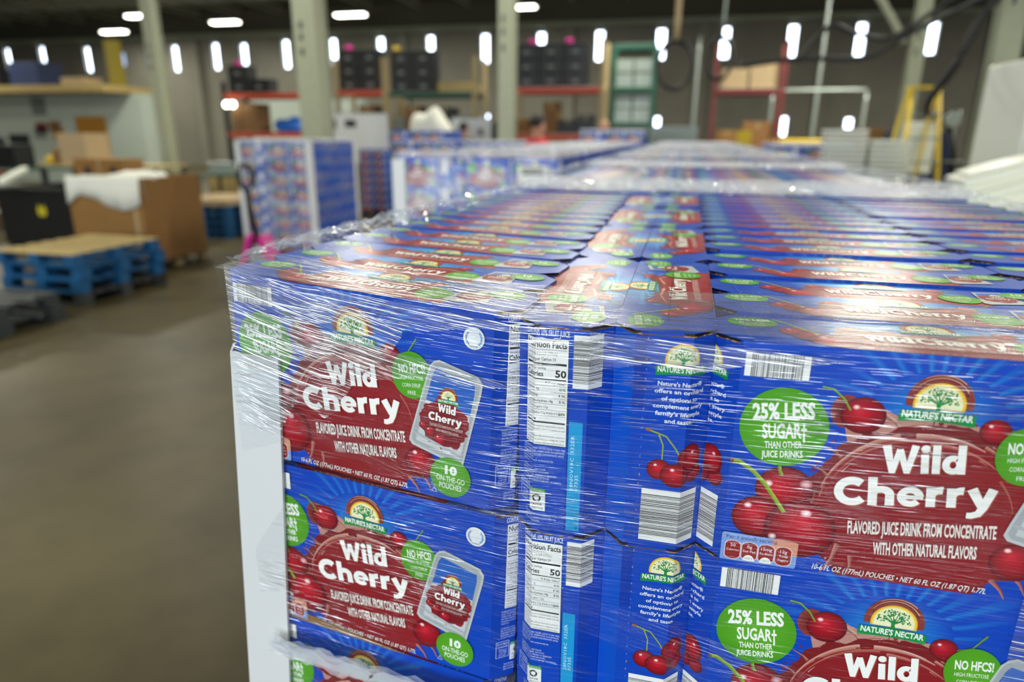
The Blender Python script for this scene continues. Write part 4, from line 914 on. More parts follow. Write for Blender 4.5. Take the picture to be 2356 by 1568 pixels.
sh = MB().box(-.99, -.80, 4.048, 4.0495, 1.46, 1.575).build('label_sheet', M['paper']); tag(sh, 'white paper label sheet on the front of the wrapped left load', 'label')
for i in range(3): MB().box(-.965, -.83, 4.0465, 4.0478, 1.55 - i * .013, 1.557 - i * .013).build('printed_line', M['ink'], sh)
# two low loads further left, and a tall unwrapped one behind
for i, x0 in enumerate((-4.72, -3.5)):
    load(x0, 10.6, BASE, NT, front=2, lname=('left', 'right')[i] + ' low far load', gname='front cartons of the two low far loads')
    far_wrap(x0, 10.6, .1, ZT, 'stretch film round the %s of the two low far loads' % ('left', 'right')[i], seed=130 + i * 5)
    clone(PW, (x0, 10.6, 0), 0, 'wooden pallet under the %s of the two low far loads' % ('left', 'right')[i], 'pallet')
load(-5.46, 12.1, BASE, 9, front=3, lname='tall unwrapped far load', glabel='cherry drink carton in the front of the tall unwrapped load far left of the second column', gname='front cartons of the tall unwrapped load')
clone(PW, (-5.46, 12.1, 0), 0, 'wooden pallet under the tall unwrapped load', 'pallet')
load(1.12, 10.2, BASE, NT, front=2, lname='load right of the row', glabel='cherry drink carton in the front of the load right of the near row', gname='front cartons of the load right of the near row')
far_wrap(1.12, 10.2, .1, ZT, 'stretch film round the load right of the near row', seed=150)
clone(PW, (1.12, 10.2, 0), 0, 'wooden pallet under the load right of the near row', 'pallet')
# small bare stack of end-on pairs on a black pallet
PB = make_pallet('plastic_pallet', M['grey_pl'])
place_first(PB, (-6.82, 13.5, 0), 0, 'black pallet under the small unwrapped stack of cartons', 'pallet')
for k in range(7):
    for j in range(2):
        for r in range(8):
            p = (-6.82 + .16 + j * .31, 13.55 + r * .08, .14 + k * TIER, 0)
            if r == 0: put(*p, 'drink carton, small bare stack on black pallet, %s column, %s tier up' % (('left', 'right')[j], ORD[k]), 'front cartons of the small bare stack', far=True)
            else: MASS.append(p)
# the load lifted on the magenta pallet truck
LX, LY, LZ = -5.72, 7.9, .17
load(LX, LY, LZ, NT, front=8, lname='load by magenta truck', glabel='cherry drink carton in the front of the wrapped load behind the magenta pallet truck', gname='front cartons of the load on the pallet truck')
far_wrap(LX, LY, .15, LZ + NT * TIER, 'stretch film round the load behind the magenta pallet truck', seed=160, mat_=M_FILM2)
clone(PW, (LX, LY, .03), 0, 'wooden pallet carried by the magenta pallet truck', 'pallet')
corner_board(LX - .015, LY - .015, .17, LZ + NT * TIER, 0, 'white corner board on the left edge of the load behind the pallet truck', w_=.07)
corner_board(LX + 1.07, LY - .015, .17, LZ + NT * TIER, 0, 'white corner board on the right edge of the load behind the pallet truck', w_=.07, flip=-1)
corner_board(LX + 1.07, LY + 1.235, .17, LZ + NT * TIER, PI, 'white corner board on the rear edge of the load behind the pallet truck', w_=.07)
t = empty('pallet_truck', (-5.12, 7.3, 0), 0, 'magenta hand pallet truck with a black handle in front of the wrapped load', 'pallet truck')
MB().prism([(-.27, .06), (-.2, .06), (-.04, .5), (-.1, .55)], 'y', -.1, .12).prism([(.27, .06), (.2, .06), (.04, .5), (.1, .55)], 'y', -.1, .12).box(-.27, .27, .1, .3, .08, .2).build('chassis', M['magenta'], t, bevel=.01)
for sx in (-.27, .11): MB().box(sx, sx + .16, .3, 1.45, .07, .13).build('fork', M['magenta'], t, bevel=.008)
MB().tube([(0, 0, .1), (0, 0, .42)], .075, 14).box(-.1, .1, -.09, .09, .2, .32).build('pump', M['mgrey'], t)
MB().tube([(0, 0, .42), (0, -.1, .8), (0, -.12, 1.1)], .04, 10).tube([(0, -.12, 1.08), (-.09, -.12, 1.16), (-.1, -.12, 1.3), (-.05, -.12, 1.38), (.05, -.12, 1.38), (.1, -.12, 1.3), (.09, -.12, 1.16), (0, -.12, 1.08)], .034, 8).build('handle', M['rubber'], t)
for sx in (-.09, .09): MB().tube([(sx - .03, 0, .09), (sx + .03, 0, .09)], .088, 16).build('steering_wheel', M['rubber'], t)

# ------------------------------------------------------------------ left side of the hall
BP = make_pallet('blue_pallet', M['blue'])
place_first(BP, (-7.02, 5.45, .14), 0, 'blue wooden pallet, lowest of the three on the black pallet', 'pallet', 'blue pallets')
clone(BP, (-7.0, 5.47, .28), 0, 'blue wooden pallet in the middle of the stack of three', 'pallet', 'blue pallets')
tp = clone(BP, (-7.03, 5.44, .42), 0, 'blue wooden pallet with bare wood top boards, topmost of the stack', 'pallet', 'blue pallets')
for c in tp.children:
    if c.name.startswith('deck_board'):
        c.data = c.data.copy(); c.data.materials[0] = M['plywood']
clone(PB, (-7.02, 5.46, 0), 0, 'black plastic pallet at the bottom under the blue pallets', 'pallet', 'black pallets')
clone(PB, (-6.78, 3.82, 0), 0, 'dark grey pallet on the floor at the left edge, lower of two', 'pallet', 'black pallets')
clone(PB, (-6.8, 3.8, .14), 0, 'dark grey pallet on top of another at the left edge', 'pallet', 'black pallets')
clone(BP, (-8.5, 9.9, 0), 0, 'blue pallet on the floor behind the tall cardboard box, lower one', 'pallet', 'blue pallets')
clone(BP, (-8.5, 9.9, .14), 0, 'blue pallet second from the floor behind the tall cardboard box', 'pallet', 'blue pallets')
clone(BP, (-8.5, 9.9, .28), 0, 'blue pallet third from the floor behind the tall cardboard box', 'pallet', 'blue pallets')
clone(BP, (-8.5, 9.9, .42), 0, 'blue pallet topmost behind the tall cardboard box', 'pallet', 'blue pallets')
tag(MB().box(-8.5, -7.48, 9.9, 11.1, .56, .66).build('cardboard_sheets', M['kraft_lt'], bevel=.005), 'pale stack of flat cardboard on the blue pallets behind the tall box', 'cardboard')
# tall open cardboard box with a white liner
gb = empty('bulk_box', (-7.72, 7.1, .14), 0, 'tall open brown cardboard box with a white plastic liner hanging out', 'box')
b = MB(); W_, D2, H_ = 1.12, 1.1, 1.06
b.box(0, W_, 0, .012, 0, H_).box(0, W_, D2 - .012, D2, 0, H_).box(0, .012, .012, D2 - .012, 0, H_).box(W_ - .012, W_, .012, D2 - .012, 0, H_).box(.012, W_ - .012, .012, D2 - .012, 0, .02).build('box_walls', M['kraft'], gb)
bm = bmesh.new(); q = random.Random(3); G = []
for i in range(25):
    u = i / 24; x = .0 + u * 1.13; hang = (.16 + .17 * math.exp(-((u - .75) / .35) ** 2) + .12 * math.exp(-(u / .12) ** 2)); row = []
    for j, (yy, zz) in enumerate([(.1, H_ - .25), (.02, H_ + .005), (-.006, H_ + .012), (-.016, H_ - .02), (-.02 - .01 * math.sin(u * 20), H_ - hang * .5), (-.03 - .012 * math.sin(u * 26), H_ - hang * 1.2)]):
        row.append(bm.verts.new((x, yy + q.uniform(-.003, .003), zz)))
    G.append(row)
for a, c in zip(G, G[1:]):
    for j in range(5): bm.faces.new((a[j], c[j], c[j + 1], a[j + 1])).smooth = True
me = bpy.data.meshes.new('liner'); bm.to_mesh(me); bm.free(); me.materials.append(M['sheet']); o = bpy.data.objects.new('liner', me); COL.objects.link(o); o.parent = gb; o['label'] = 'white plastic liner'
so = o.modifiers.new('s', 'SOLIDIFY'); so.thickness = .003
MB().box(-.005, W_ + .02, D2 * .2, D2 * .25, H_ - .02, H_ + .01).build('liner_edge', M['sheet'], gb)
MB().box(.98, 1.03, -.004, -.0005, 0, H_ - .35).build('tape', M['kraft_lt'], gb)
bag = MB()
q = random.Random(9)
bmb = bmesh.new(); bmesh.ops.create_icosphere(bmb, subdivisions=4, radius=1)
for v in bmb.verts: n_ = 1 + .12 * math.sin(v.co.x * 9) * math.sin(v.co.y * 8 + 1) + q.uniform(-.02, .02); v.co = Vector((v.co.x * .4 * n_, v.co.y * .38 * n_, v.co.z * .12 * n_))
me = bpy.data.meshes.new('plastic_bag'); bmb.to_mesh(me); bmb.free(); me.materials.append(M['sheet'])
o = bpy.data.objects.new('plastic_bag', me); COL.objects.link(o); o.location = (-7.1, 7.65, .14 + H_ - .06); tag(o, 'white plastic heaped inside the tall open cardboard box', 'plastic bag')
PWd = clone(PW, (-7.7, 7.06, 0), 0, 'wooden pallet under the tall open cardboard box', 'pallet')
# black bin with a yellow mark
bb = MB(); bb.box(0, 1.5, 0, .04, .12, .95).box(0, 1.5, 1.06, 1.1, .12, .95).box(0, .04, .04, 1.06, .12, .95).box(1.46, 1.5, .04, 1.06, .12, .95).box(.04, 1.46, .04, 1.06, .12, .16).box(-.02, 1.52, -.02, .0, .88, .95)
for x in (0, .65, 1.3): bb.box(x, x + .2, .05, 1.05, 0, .12)
bn = bb.build('bulk_bin', M['black'], bevel=.01); bn.location = (-10.05, 8.0, 0); tag(bn, 'black plastic bulk bin with a yellow mark left of the cardboard box', 'bin')
MB().prism([(.75, .55), (.87, .55), (.9, .62), (.86, .72), (.82, .66), (.76, .72), (.73, .62)], 'y', -.005, -.001).build('yellow_mark', M['yelbin'], bn)
w1 = MB().box(-.05, .05, 0, 1.6, 0, .09).build('white_beam', M['whitepl'], bevel=.02); w1.location = (-9.6, 7.75, 1.0); w1.rotation_euler = (math.radians(4), 0, math.radians(38)); tag(w1, 'white plastic strip leaning over the black bin at the left edge', 'strip')

def cbox(x0, x1, y0, y1, z0, z1, m, lb, cat='box', nm='cardboard_box', marks=None):
    o = MB().box(0, x1 - x0, 0, y1 - y0, 0, z1 - z0).build(nm, M[m], bevel=.006); o.location = (x0, y0, z0); tag(o, lb, cat)
    cx_ = (x1 - x0) / 2
    if cat == 'box': MB().box(cx_ - .025, cx_ + .025, -.002, y1 - y0, z1 - z0 - .001, z1 - z0 + .001).box(cx_ - .025, cx_ + .025, -.002, -.0005, (z1 - z0) * .75, z1 - z0).build('packing_tape', M['kraft_lt'], o)
    for mk in marks or (): MB().box(mk[0], mk[1], -.004, -.001, mk[2], mk[3]).build('dark_mark', M['ink'], o)
    return o
def table(x0, x1, y0, y1, h, lb, top='plywood', leg='dksteel'):
    o = empty('work_table', (x0, y0, 0), 0, lb, 'table'); w_, d_ = x1 - x0, y1 - y0
    MB().box(0, w_, 0, d_, h - .04, h).build('table_top', M[top], o, bevel=.004)
    for x in (.03, w_ - .08):
        for y in (.03, d_ - .08): MB().box(x, x + .05, y, y + .05, 0, h - .04).build('leg', M[leg], o)
    MB().box(.05, w_ - .05, .05, d_ - .05, .28, .31).build('lower_shelf', M['steel'], o); return o
table(-13.3, -10.3, 11.6, 12.5, 1.1, 'long plywood packing table left of the pale column')
table(-17.0, -14.0, 12.4, 13.3, .95, 'green topped table at the far left', 'green')
cbox(-11.7, -10.5, 11.0, 11.5, 0, 1.25, 'kraft', 'large brown carton with two dark marks right of the packing table', marks=[(.25, .4, .95, 1.1), (.85, 1.0, .95, 1.1)])
cbox(-12.75, -12.05, 11.7, 12.3, 1.1, 1.72, 'kraft_lt', 'pale cardboard box standing on the packing table by the column')
cbox(-12.9, -12.8, 11.65, 12.1, 1.1, 1.4, 'kraft_dk', 'thin dark cardboard slab on the packing table')
o = MB().box(0, .5, 0, .3, 0, .16).build('yellow_sack', M['yellow'], bevel=.06); o.location = (-13.25, 11.75, 1.1); tag(o, 'bright yellow sack lying on the packing table', 'sack')
cbox(-12.2, -11.0, 10.2, 10.9, 0, .75, 'brownbox', 'brown carton on the floor in front of the packing table')
cbox(-15.6, -14.9, 12.5, 13.0, .95, 1.45, 'black', 'black case on the green table at the far left', 'case', 'tool_case')
cbox(-16.7, -15.8, 12.5, 13.1, .95, 1.6, 'black', 'larger black case on the green table at the far left', 'case', 'tool_case')
cbox(-14.9, -14.1, 11.0, 11.6, 0, .9, 'brownbox', 'brown box with red lid on the floor before the tables')
o = MB().box(0, .82, 0, .62, 0, .05).build('red_lid', M['red'], bevel=.01); o.location = (-14.91, 10.99, .905); tag(o, 'dark red lid lying on the brown box before the tables', 'lid')
table(-14.6, -12.3, 9.6, 10.3, .8, 'low grey steel table behind the black bin', 'steel')
cbox(-13.9, -13.3, 9.7, 10.1, .8, .95, 'white', 'flat white carton on the low grey table', 'tray', 'white_tray')
table(-10.1, -8.6, 12.4, 13.2, .9, 'dark green work table behind the boxes', 'green')
cbox(-9.8, -9.2, 12.5, 12.9, .9, 1.15, 'clearbin', 'clear plastic bin on the dark green table', 'bin', 'plastic_bin')
cbox(-10.7, -8.9, 13.6, 14.2, 0, .8, 'plywood', 'yellowish wooden crate behind the load on the pallet truck', 'crate', 'wooden_crate')
# white office with brown door and a loaded deck above
of = empty('site_office', (-24.9, 20.0, 0), 0, 'white walled office box with a brown door under a storage deck', 'office')
MB().box(0, 6.9, 0, 1.0, 0, 2.98).build('office_wall', M['office'], of)
dr = MB().box(4.1, 5.35, -.05, -.001, 0, 2.25).build('office_door', M['door'], of); MB().box(5.2, 5.25, -.1, -.051, 1, 1.15).build('door_handle', M['steel'], dr)
for i, (x, z, c) in enumerate(((1.0, 1.3, 'dksteel'), (2.3, 1.7, 'red'), (2.9, 1.75, 'brownbox'), (3.0, 1.45, 'door'), (2.2, 1.5, 'mgrey'), (.2, 1.2, 'mgrey'))): MB().box(x, x + (.5 if i else .9), -.03, -.001, z, z + .35).build('wall_notice', M[c], of)
MB().box(2.3, 2.9, -.04, -.001, 2.3, 2.9).build('wall_panel', M['mgrey'], of)
MB().box(-1.5, 6.6, -1.2, 1.6, 2.99, 3.2).build('storage_deck', M['plywood'], of)
cbox(-24.9, -22.9, 19.2, 20.2, 3.2, 3.75, 'black', 'long black crate on the deck above the office', 'crate', 'storage_crate')
cbox(-22.4, -21.2, 19.2, 20.2, 3.2, 3.95, 'blupl', 'dark blue bin on the deck above the office', 'bin', 'storage_bin')
cbox(-18.75, -18.4, 19.6, 19.95, 3.2, 4.6, 'yellow_dk', 'tall yellow upright on the deck above the office', 'locker', 'yellow_locker')
cbox(-20.2, -19.3, 19.1, 19.9, 3.2, 3.45, 'kraft_lt', 'low pale box on the deck left of the yellow upright')
cbox(-15.4, -13.1, 22, 22.6, 0, 2.9, 'office', 'grey white partition right of the pale column', 'partition', 'partition_panel')
cbox(-12.6, -10.9, 22, 22.6, 0, 2.85, 'office', 'grey white partition right half, behind the left rack', 'partition', 'partition_panel')
for i, x in enumerate((-9.9, -9.72)):
    o = MB().tube([(0, 0, 0), (0, .03, 0)], .07, 16).build('wall_lamp', M['lamp']); 
    o.location = (x - 1.75, 15.86, 2.44); tag(o, ('left', 'right')[i] + ' of two small round warm lights on the left rack', 'lamp')

# ------------------------------------------------------------------ racks
def rack(x0, x1, y0, d, top, beams, up, bcol, lb, posts=None):
    o = empty('pallet_rack', (x0, y0, 0), 0, lb, 'rack'); w_ = x1 - x0
    for x in (posts or (0, w_)):
        for y in (0, d - .08): MB().box(x - (.032 if up == 'red' else .05), x + (.032 if up == 'red' else .05), y, y + .08, 0, top).build('upright', M[up], o)
        for k in range(int(top / .8)): MB().tube([(x, .04, .2 + k * .8), (x, d - .04, .6 + k * .8)], .015, 5).build('brace', M[up], o)
    for i, z in enumerate(beams):
        for y in (-.03, d - .03): MB().box(.05, w_ - .05, y, y + .05, z - .06, z + .06).build('beam', M[bcol[i % len(bcol)] if isinstance(bcol, (list, tuple)) else bcol], o)
        MB().box(.05, w_ - .05, .03, d - .05, z + .06, z + .075).build('shelf_deck', M['steel'], o)
    return o
rack(-4.35, -2.1, 17.0, 1.0, 3.9, (1.7, 2.78), 'tan', 'orange', 'orange beamed rack with two stacks of black crates right of the second column')
rack(-9.1, -7.75, 17.0, 1.0, 3.6, (1.7, 2.75), 'tan', 'orange', 'rack with short orange beam just right of the wide column')
rack(-7.65, -5.3, 17.0, 1.0, 3.6, (1.7, 2.7), 'tan', 'green', 'rack with green beam between the whiteboards')
rack(-11.8, -9.5, 16.0, 1.0, 3.0, (1.7, 2.66), 'dksteel', 'orange', 'orange beamed rack left of the wide column')
rack(-2.0, -.95, 18.2, .9, 3.9, (1.2, 2.0, 2.85, 3.85), 'green', 'green', 'green rack full of clear bins')
rack(.55, 2.15, 18.2, 1.0, 3.9, (1.3, 2.78), 'red', 'red', 'dark red rack with beige goods on its upper shelf')
CR = empty('black_crate', (0, 0, -5), 0)
cm = MB(); cm.box(0, .58, 0, .02, 0, .3).box(0, .58, .38, .4, 0, .3).box(0, .02, .02, .38, 0, .3).box(.56, .58, .02, .38, 0, .3).box(.02, .56, .02, .38, 0, .02); cm.build('crate_body', M['black'], CR, bevel=.006)
MB().box(-.012, .592, -.012, .412, .3, .325).build('crate_lid', M['black'], CR, bevel=.008)
MB().box(.2, .36, -.004, -.001, .1, .17).build('crate_label', M['mgrey'], CR)
first = True
def crates(x0, y0, z0, nx, nz, where, skip=()):
    global first
    for i in range(nx):
        for k in range(nz):
            if (i, k) in skip: continue
            loc = (x0 + i * .605, y0, z0 + k * .327); lb = 'black lidded crate, %s column, %s from the bottom, on the %s' % (ORD[i], ORD[k], where)
            if first: place_first(CR, loc, 0, lb, 'crate', 'black crates on the racks'); first = False
            else: clone(CR, loc, 0, lb, 'crate', 'black crates on the racks')
crates(-4.25, 17.05, 2.856, 3, 3, 'orange rack')
crates(-9.02, 17.05, 2.826, 2, 3, 'short orange rack'); crates(-7.55, 17.05, 2.776, 2, 3, 'green beamed rack')
crates(-11.65, 16.05, 2.736, 2, 2, 'left orange rack', skip=((1, 1),))
for i, (x, z, c, y) in enumerate(((-3.86, 3.84, 'magenta', 17.1), (-2.95, 3.84, 'magenta', 17.1), (-8.75, 3.81, 'magenta', 17.1), (-7.4, 3.76, 'yellow', 17.1), (-11.4, 3.4, 'magenta', 16.1))):
    if i < 5: tag(MB().box(x - .08, x + .08, y, y + .12, z, z + .1).build('sticker_roll', M[c], bevel=.02), ('pink roll on the left crates of the orange rack', 'pink roll on the right crates of the orange rack', 'pink roll on the crates of the short orange rack', 'yellow roll on the crates of the green beamed rack', 'pink roll on the crates of the left rack')[i], 'roll')
for k, z in enumerate((1.275, 2.075, 2.925)):
    for i in range(2):
        for j in range(2): cbox(-1.9 + i * .46, -1.48 + i * .46, 18.25, 18.8, z + j * .34, z + .3 + j * .34, 'clearbin', 'clear bin, %s side, %s in its pair, %s shelf of the green rack' % (('left', 'right')[i], ('lower', 'upper')[j], ('lowest', 'middle', 'upper')[k]), 'bin', 'plastic_bin')
q = random.Random(4)
for (x0, x1, z, h, c, y, wh) in ((-6.3, -5.4, 2.776, .22, 'plywood', 17.1, 'top of the green beamed rack'), (.68, 1.3, 2.856, .45, 'kraft_lt', 18.3, 'upper shelf of the red rack, left'), (1.35, 2.0, 2.856, .55, 'kraft_lt', 18.3, 'upper shelf of the red rack, right'), (.68, 1.2, 1.375, .5, 'kraft', 18.3, 'lower shelf of the red rack, left'), (1.3, 2.0, 1.375, .7, 'kraft_dk', 18.3, 'lower shelf of the red rack, right')):
    cbox(x0, x1, y, y + .6, z, z + h, c, 'box on the ' + wh)
for (x0, x1, y, zs, wh) in ((-4.25, -2.2, 17.1, 1.775, 'orange rack'), (-9.0, -7.85, 17.1, 1.775, 'short orange rack'), (-7.55, -5.4, 17.1, 1.775, 'green beamed rack'), (-11.7, -10.7, 16.1, 1.775, 'left orange rack')):
    x = x0; k = 0
    while x < x1 - .25:
        wd = min(q.uniform(.28, .5), x1 - x); h = q.uniform(.3, .78); c = q.choice(('brownbox', 'black', 'mgrey', 'kraft_dk', 'black', 'ink', 'brownbox'))
        cbox(x, x + wd - .02, y, y + .6, zs, zs + h, c, '%s box, %s from the left on the lower shelf of the %s' % ({'black': 'black', 'ink': 'dark', 'mgrey': 'grey'}.get(c, 'brown'), ORD[k], wh)); x += wd; k += 1
for k in range(9):      # stacked goods standing on the floor before the racks
    x = -11.4 + k * 1.05 + q.uniform(-.1, .1); h = 1.9 + q.uniform(-.15, .35); c = q.choice(('brownbox', 'black', 'ink', 'kraft_dk'))
    if -5.6 < x < -4.2: continue
    cbox(x, x + .75, 18.9, 19.5, 0, h, c, '%s tall goods stack behind the racks, %s from the left' % ({'black': 'black', 'ink': 'dark'}.get(c, 'brown'), ORD[k]))
bl = MB(); bmb = bmesh.new(); bmesh.ops.create_icosphere(bmb, subdivisions=3, radius=1)
for v in bmb.verts: v.co = Vector((v.co.x * .5, v.co.y * .35, max(-.12, v.co.z * .24 + .04 * math.sin(v.co.x * 6))))
me = bpy.data.meshes.new('blue_bag'); bmb.to_mesh(me); bmb.free(); me.materials.append(M['bluesheet']); o = bpy.data.objects.new('blue_bag', me); COL.objects.link(o); o.location = (-10.15, 16.45, 1.896); tag(o, 'bright blue plastic sheet on the lower shelf of the left rack', 'bag')
o = o.copy(); o.data = o.data.copy(); o.data.materials[0] = M['sheet']; COL.objects.link(o); o.name = 'bulk_bag'; o.location = (-5.65, 14.85, 1.79); o.scale = (1, 1, 2.0); tag(o, 'white bulk bag behind the tall unwrapped load', 'bag')
cbox(-6.1, -5.2, 14.5, 15.2, 0, 1.56, 'brownbox', 'brown bulk box carrying the white bag')

# ------------------------------------------------------------------ whiteboards
def whiteboard(x0, x1, y, z0, z1, lb, marks, rz=0.0):
    o = empty('whiteboard', (x0, y, 0), rz, lb, 'whiteboard'); w_ = x1 - x0
    MB().box(0, w_, 0, .02, z0, z1).build('board', M['white'], o)
    MB().box(-.02, w_ + .02, -.004, .024, z0 - .02, z0).box(-.02, w_ + .02, -.004, .024, z1, z1 + .02).box(-.02, 0, -.004, .024, z0, z1).box(w_, w_ + .02, -.004, .024, z0, z1).build('board_frame', M['steel'], o)
    for a in marks: MB().box(a[0], a[1], -.012, -.001, a[2], a[3]).build('dark_notice', M['ink'], o)
    for x in (.05, w_ - .09): MB().box(x, x + .04, .021, .061, .05, z1).build('leg', M['steel'], o); MB().box(x, x + .04, -.3, .36, 0, .05).build('foot', M['steel'], o)
    return o
whiteboard(-8.15, -6.55, 14.5, 1.1, 2.17, 'large whiteboard with two dark notices behind the load on the pallet truck', ((.16, .33, 1.85, 2.05), (.55, .82, 1.88, 2.04)))
whiteboard(-5.2, -4.3, 15.0, 1.5, 2.07, 'small whiteboard with a dark notice left of the second column', ((.62, .72, 1.72, 1.86),))

# ------------------------------------------------------------------ people
def person(x, y, h, rz, shirt, pants, hair, lb, bend=0.0, arm=0.3):
    o = empty('person', (x, y, 0), rz, lb, 'person'); s = h / 1.75
    me = bpy.data.meshes.new('body'); ob = bpy.data.objects.new('body', me); COL.objects.link(ob); ob.parent = o
    B = math.sin(bend)
    V = [((0, 0, .95), .15, .12), ((0, .0, 1.1), .14, .11), ((0, .02 + B * .15, 1.28), .17, .12), ((0, B * .3, 1.42), .13, .09), ((0, B * .36, 1.5), .055, .055), ((0, -.01 + B * .42, 1.58), .08, .09), ((0, -.01 + B * .44, 1.66), .085, .1), ((0, B * .44, 1.72), .05, .06)]
    E = [(i, i + 1) for i in range(7)]
    for sx in (-1, 1):
        b0 = len(V); V += [((sx * .1, 0, .86), .095, .1), ((sx * .11, -.01, .5), .06, .065), ((sx * .11, .02, .09), .042, .045), ((sx * .12, -.13, .035), .04, .03)]; E += [(0, b0), (b0, b0 + 1), (b0 + 1, b0 + 2), (b0 + 2, b0 + 3)]
        b1 = len(V); V += [((sx * .19, B * .28, 1.4), .065, .065), ((sx * .25, B * .25 - .02, 1.13), .045, .045), ((sx * .22, B * .25 - arm * .7, 1.0), .032, .034), ((sx * .2, B * .25 - arm * .85, .97), .035, .02)]; E += [(3, b1), (b1, b1 + 1), (b1 + 1, b1 + 2), (b1 + 2, b1 + 3)]
        for kf in range(5):
            b2 = len(V); fx = sx * (.2 + (kf - 2) * .014); ln = (.055, .075, .08, .075, .06)[kf] if kf else .05
            V += [((fx + (sx * -.02 if kf == 0 else 0), B * .25 - arm * .85 - ln * .6, .955), .009, .009), ((fx + (sx * -.03 if kf == 0 else 0), B * .25 - arm * .85 - ln, .93), .008, .008)]; E += [(b1 + 3, b2), (b2, b2 + 1)]
    me.from_pydata([tuple(c * s for c in v[0]) for v in V], E, [])
    sk = ob.modifiers.new('skin', 'SKIN'); sk.use_smooth_shade = True
    for i, v in enumerate(V): me.skin_vertices[0].data[i].radius = (v[1] * s, v[2] * s); me.skin_vertices[0].data[i].use_root = (i == 0)
    ob.modifiers.new('sub', 'SUBSURF').levels = 1; ob.modifiers['sub'].render_levels = 1
    dg = bpy.context.evaluated_depsgraph_get(); m2 = bpy.data.meshes.new_from_object(ob.evaluated_get(dg)); ob.modifiers.clear(); ob.data = m2
    m2.materials.clear()
    for mm in (M['skin'], M[shirt], M[pants], M['rubber']): m2.materials.append(mm)
    for p in m2.polygons:
        c = p.center / s; p.use_smooth = True
        p.material_index = 0 if c.z > 1.49 or (abs(c.x) > .17 and c.z < 1.22 and c.z > .85) else (1 if c.z > .97 else (2 if c.z > .09 else 3))
    hb = bmesh.new(); bmesh.ops.create_icosphere(hb, subdivisions=3, radius=1)
    for v in list(hb.verts):
        v.co = Vector((v.co.x * .092, v.co.y * .108 + .006 + B * .44, v.co.z * .095 + 1.685)) * s
    bmesh.ops.delete(hb, geom=[v for v in hb.verts if v.co.z / s < 1.68 - (.07 if v.co.y / s > B * .44 + .02 else 0)], context='VERTS')
    hm = bpy.data.meshes.new('hair'); hb.to_mesh(hm); hb.free(); hm.materials.append(M[hair]); ho = bpy.data.objects.new('hair', hm); COL.objects.link(ho); ho.parent = o
    f = MB()
    for sx in (-1, 1): f.box(sx * .032 - .012, sx * .032 + .012, -.118 + B * .44, -.1 + B * .44, 1.632, 1.642, 1)
    f.box(-.012, .012, -.135 + B * .44, -.1 + B * .44, 1.592, 1.625).box(-.024, .024, -.116 + B * .44, -.095 + B * .44, 1.57, 1.577, 2)
    for v in f.bm.verts: v.co *= s
    f.build('face', [M['skin'], M['ink'], M['red']], o)
    return o
person(-2.06, 9.6, 2.0, PI * .8, 'redcloth', 'jeans', 'hair', 'person in a red shirt with dark hair standing behind the wrapped loads')
person(-1.62, 13.7, 1.98, 0, 'mgrey', 'jeans', 'skin', 'person with a shaved head behind the taller far load', bend=.1)
person(-4.57, 13.9, 1.97, PI, 'darkcloth', 'darkcloth', 'hair', 'person in black clothes in front of the small whiteboard')

# ------------------------------------------------------------------ right side of the hall
TR = empty('plastic_tray', (0, 0, 0), 0)
MB().box(0, .42, 0, .42, 0, .03).box(.0, .42, -.012, 0, .015, .045).box(0, .42, .42, .432, .015, .045).box(-.012, 0, 0, .42, .015, .045).box(.42, .432, 0, .42, .015, .045).build('tray_body', M['whitepl'], TR, bevel=.004)
ft = True
for c, (x, y, n_) in enumerate(((1.62, 8.95, 29), (2.1, 8.95, 27))):
    for k in range(n_):
        loc = (x + rnd(-.004, .004), y, .16 + k * .058); lb = 'white plastic tray in the %s of the two tall tray stacks' % ('left', 'right')[c]
        if ft: place_first(TR, loc, 0, lb, 'tray', 'white trays in the %s stack' % ('left', 'right')[c]); ft = False
        else: clone(TR, loc, 0, lb, 'tray', 'white trays in the %s stack' % ('left', 'right')[c])
PT = clone(PW, (1.6, 8.9, 0.02), 0, 'wooden pallet under the stacks of white trays', 'pallet'); PT.scale = (1.4, .5, 1)
# yellow ladder
ld = empty('step_ladder', (2.86, 10.0, 0), math.radians(15), 'yellow step ladder standing before the grey packing machine', 'ladder')
for sx in (-1, 1):
    MB().tube([(sx * .3, -.45, 0), (sx * .17, 0, 2.35)], .03, 8).build('front_rail', M['yellow'], ld)
    MB().tube([(sx * .3, .5, 0), (sx * .17, .06, 2.3)], .022, 8).build('rear_rail', M['yellow'], ld)
for k in range(7): z = .28 + k * .29; t_ = z / 2.35; MB().box(-.3 + .13 * t_, .3 - .13 * t_, -.45 * (1 - t_) - .04, -.45 * (1 - t_) + .05, z - .012, z + .012).build('step', M['steel'], ld)
MB().box(-.19, .19, -.08, .12, 2.33, 2.36).build('ladder_top', M['yellow'], ld)
# grey packing machine
mc = empty('packing_machine', (3.0, 10.9, 0), 0, 'grey packing machine with dark arm and round motor behind the ladder', 'machine')
MB().box(-.35, .9, 0, .8, .75, .95).box(-.3, .2, .1, .6, .95, 1.25).build('machine_bed', M['dksteel'], mc, bevel=.01)
for x in (-.3, .8):
    for y in (.05, .7): MB().box(x, x + .07, y, y + .07, 0, .75).build('leg', M['steel'], mc)
MB().box(.0, .35, -.05, .3, 1.25, 1.95).build('control_cabinet', M['whitepl'], mc, bevel=.01)
MB().tube([(.75, .3, .95), (.72, .3, 1.5), (.55, .2, 1.95)], .05, 10).tube([(.55, .2, 1.9), (.55, .2, 2.1)], .13, 18).build('robot_arm', M['dksteel'], mc)
MB().tube([(.5, -.05, 1.98), (.5, -.12, 1.98)], .1, 18).build('dial', M['steel'], mc)
MB().tube([(-.3, -.02, 1.4), (.9, -.02, 1.4)], .03, 8).build('guard_rail', M['dksteel'], mc)
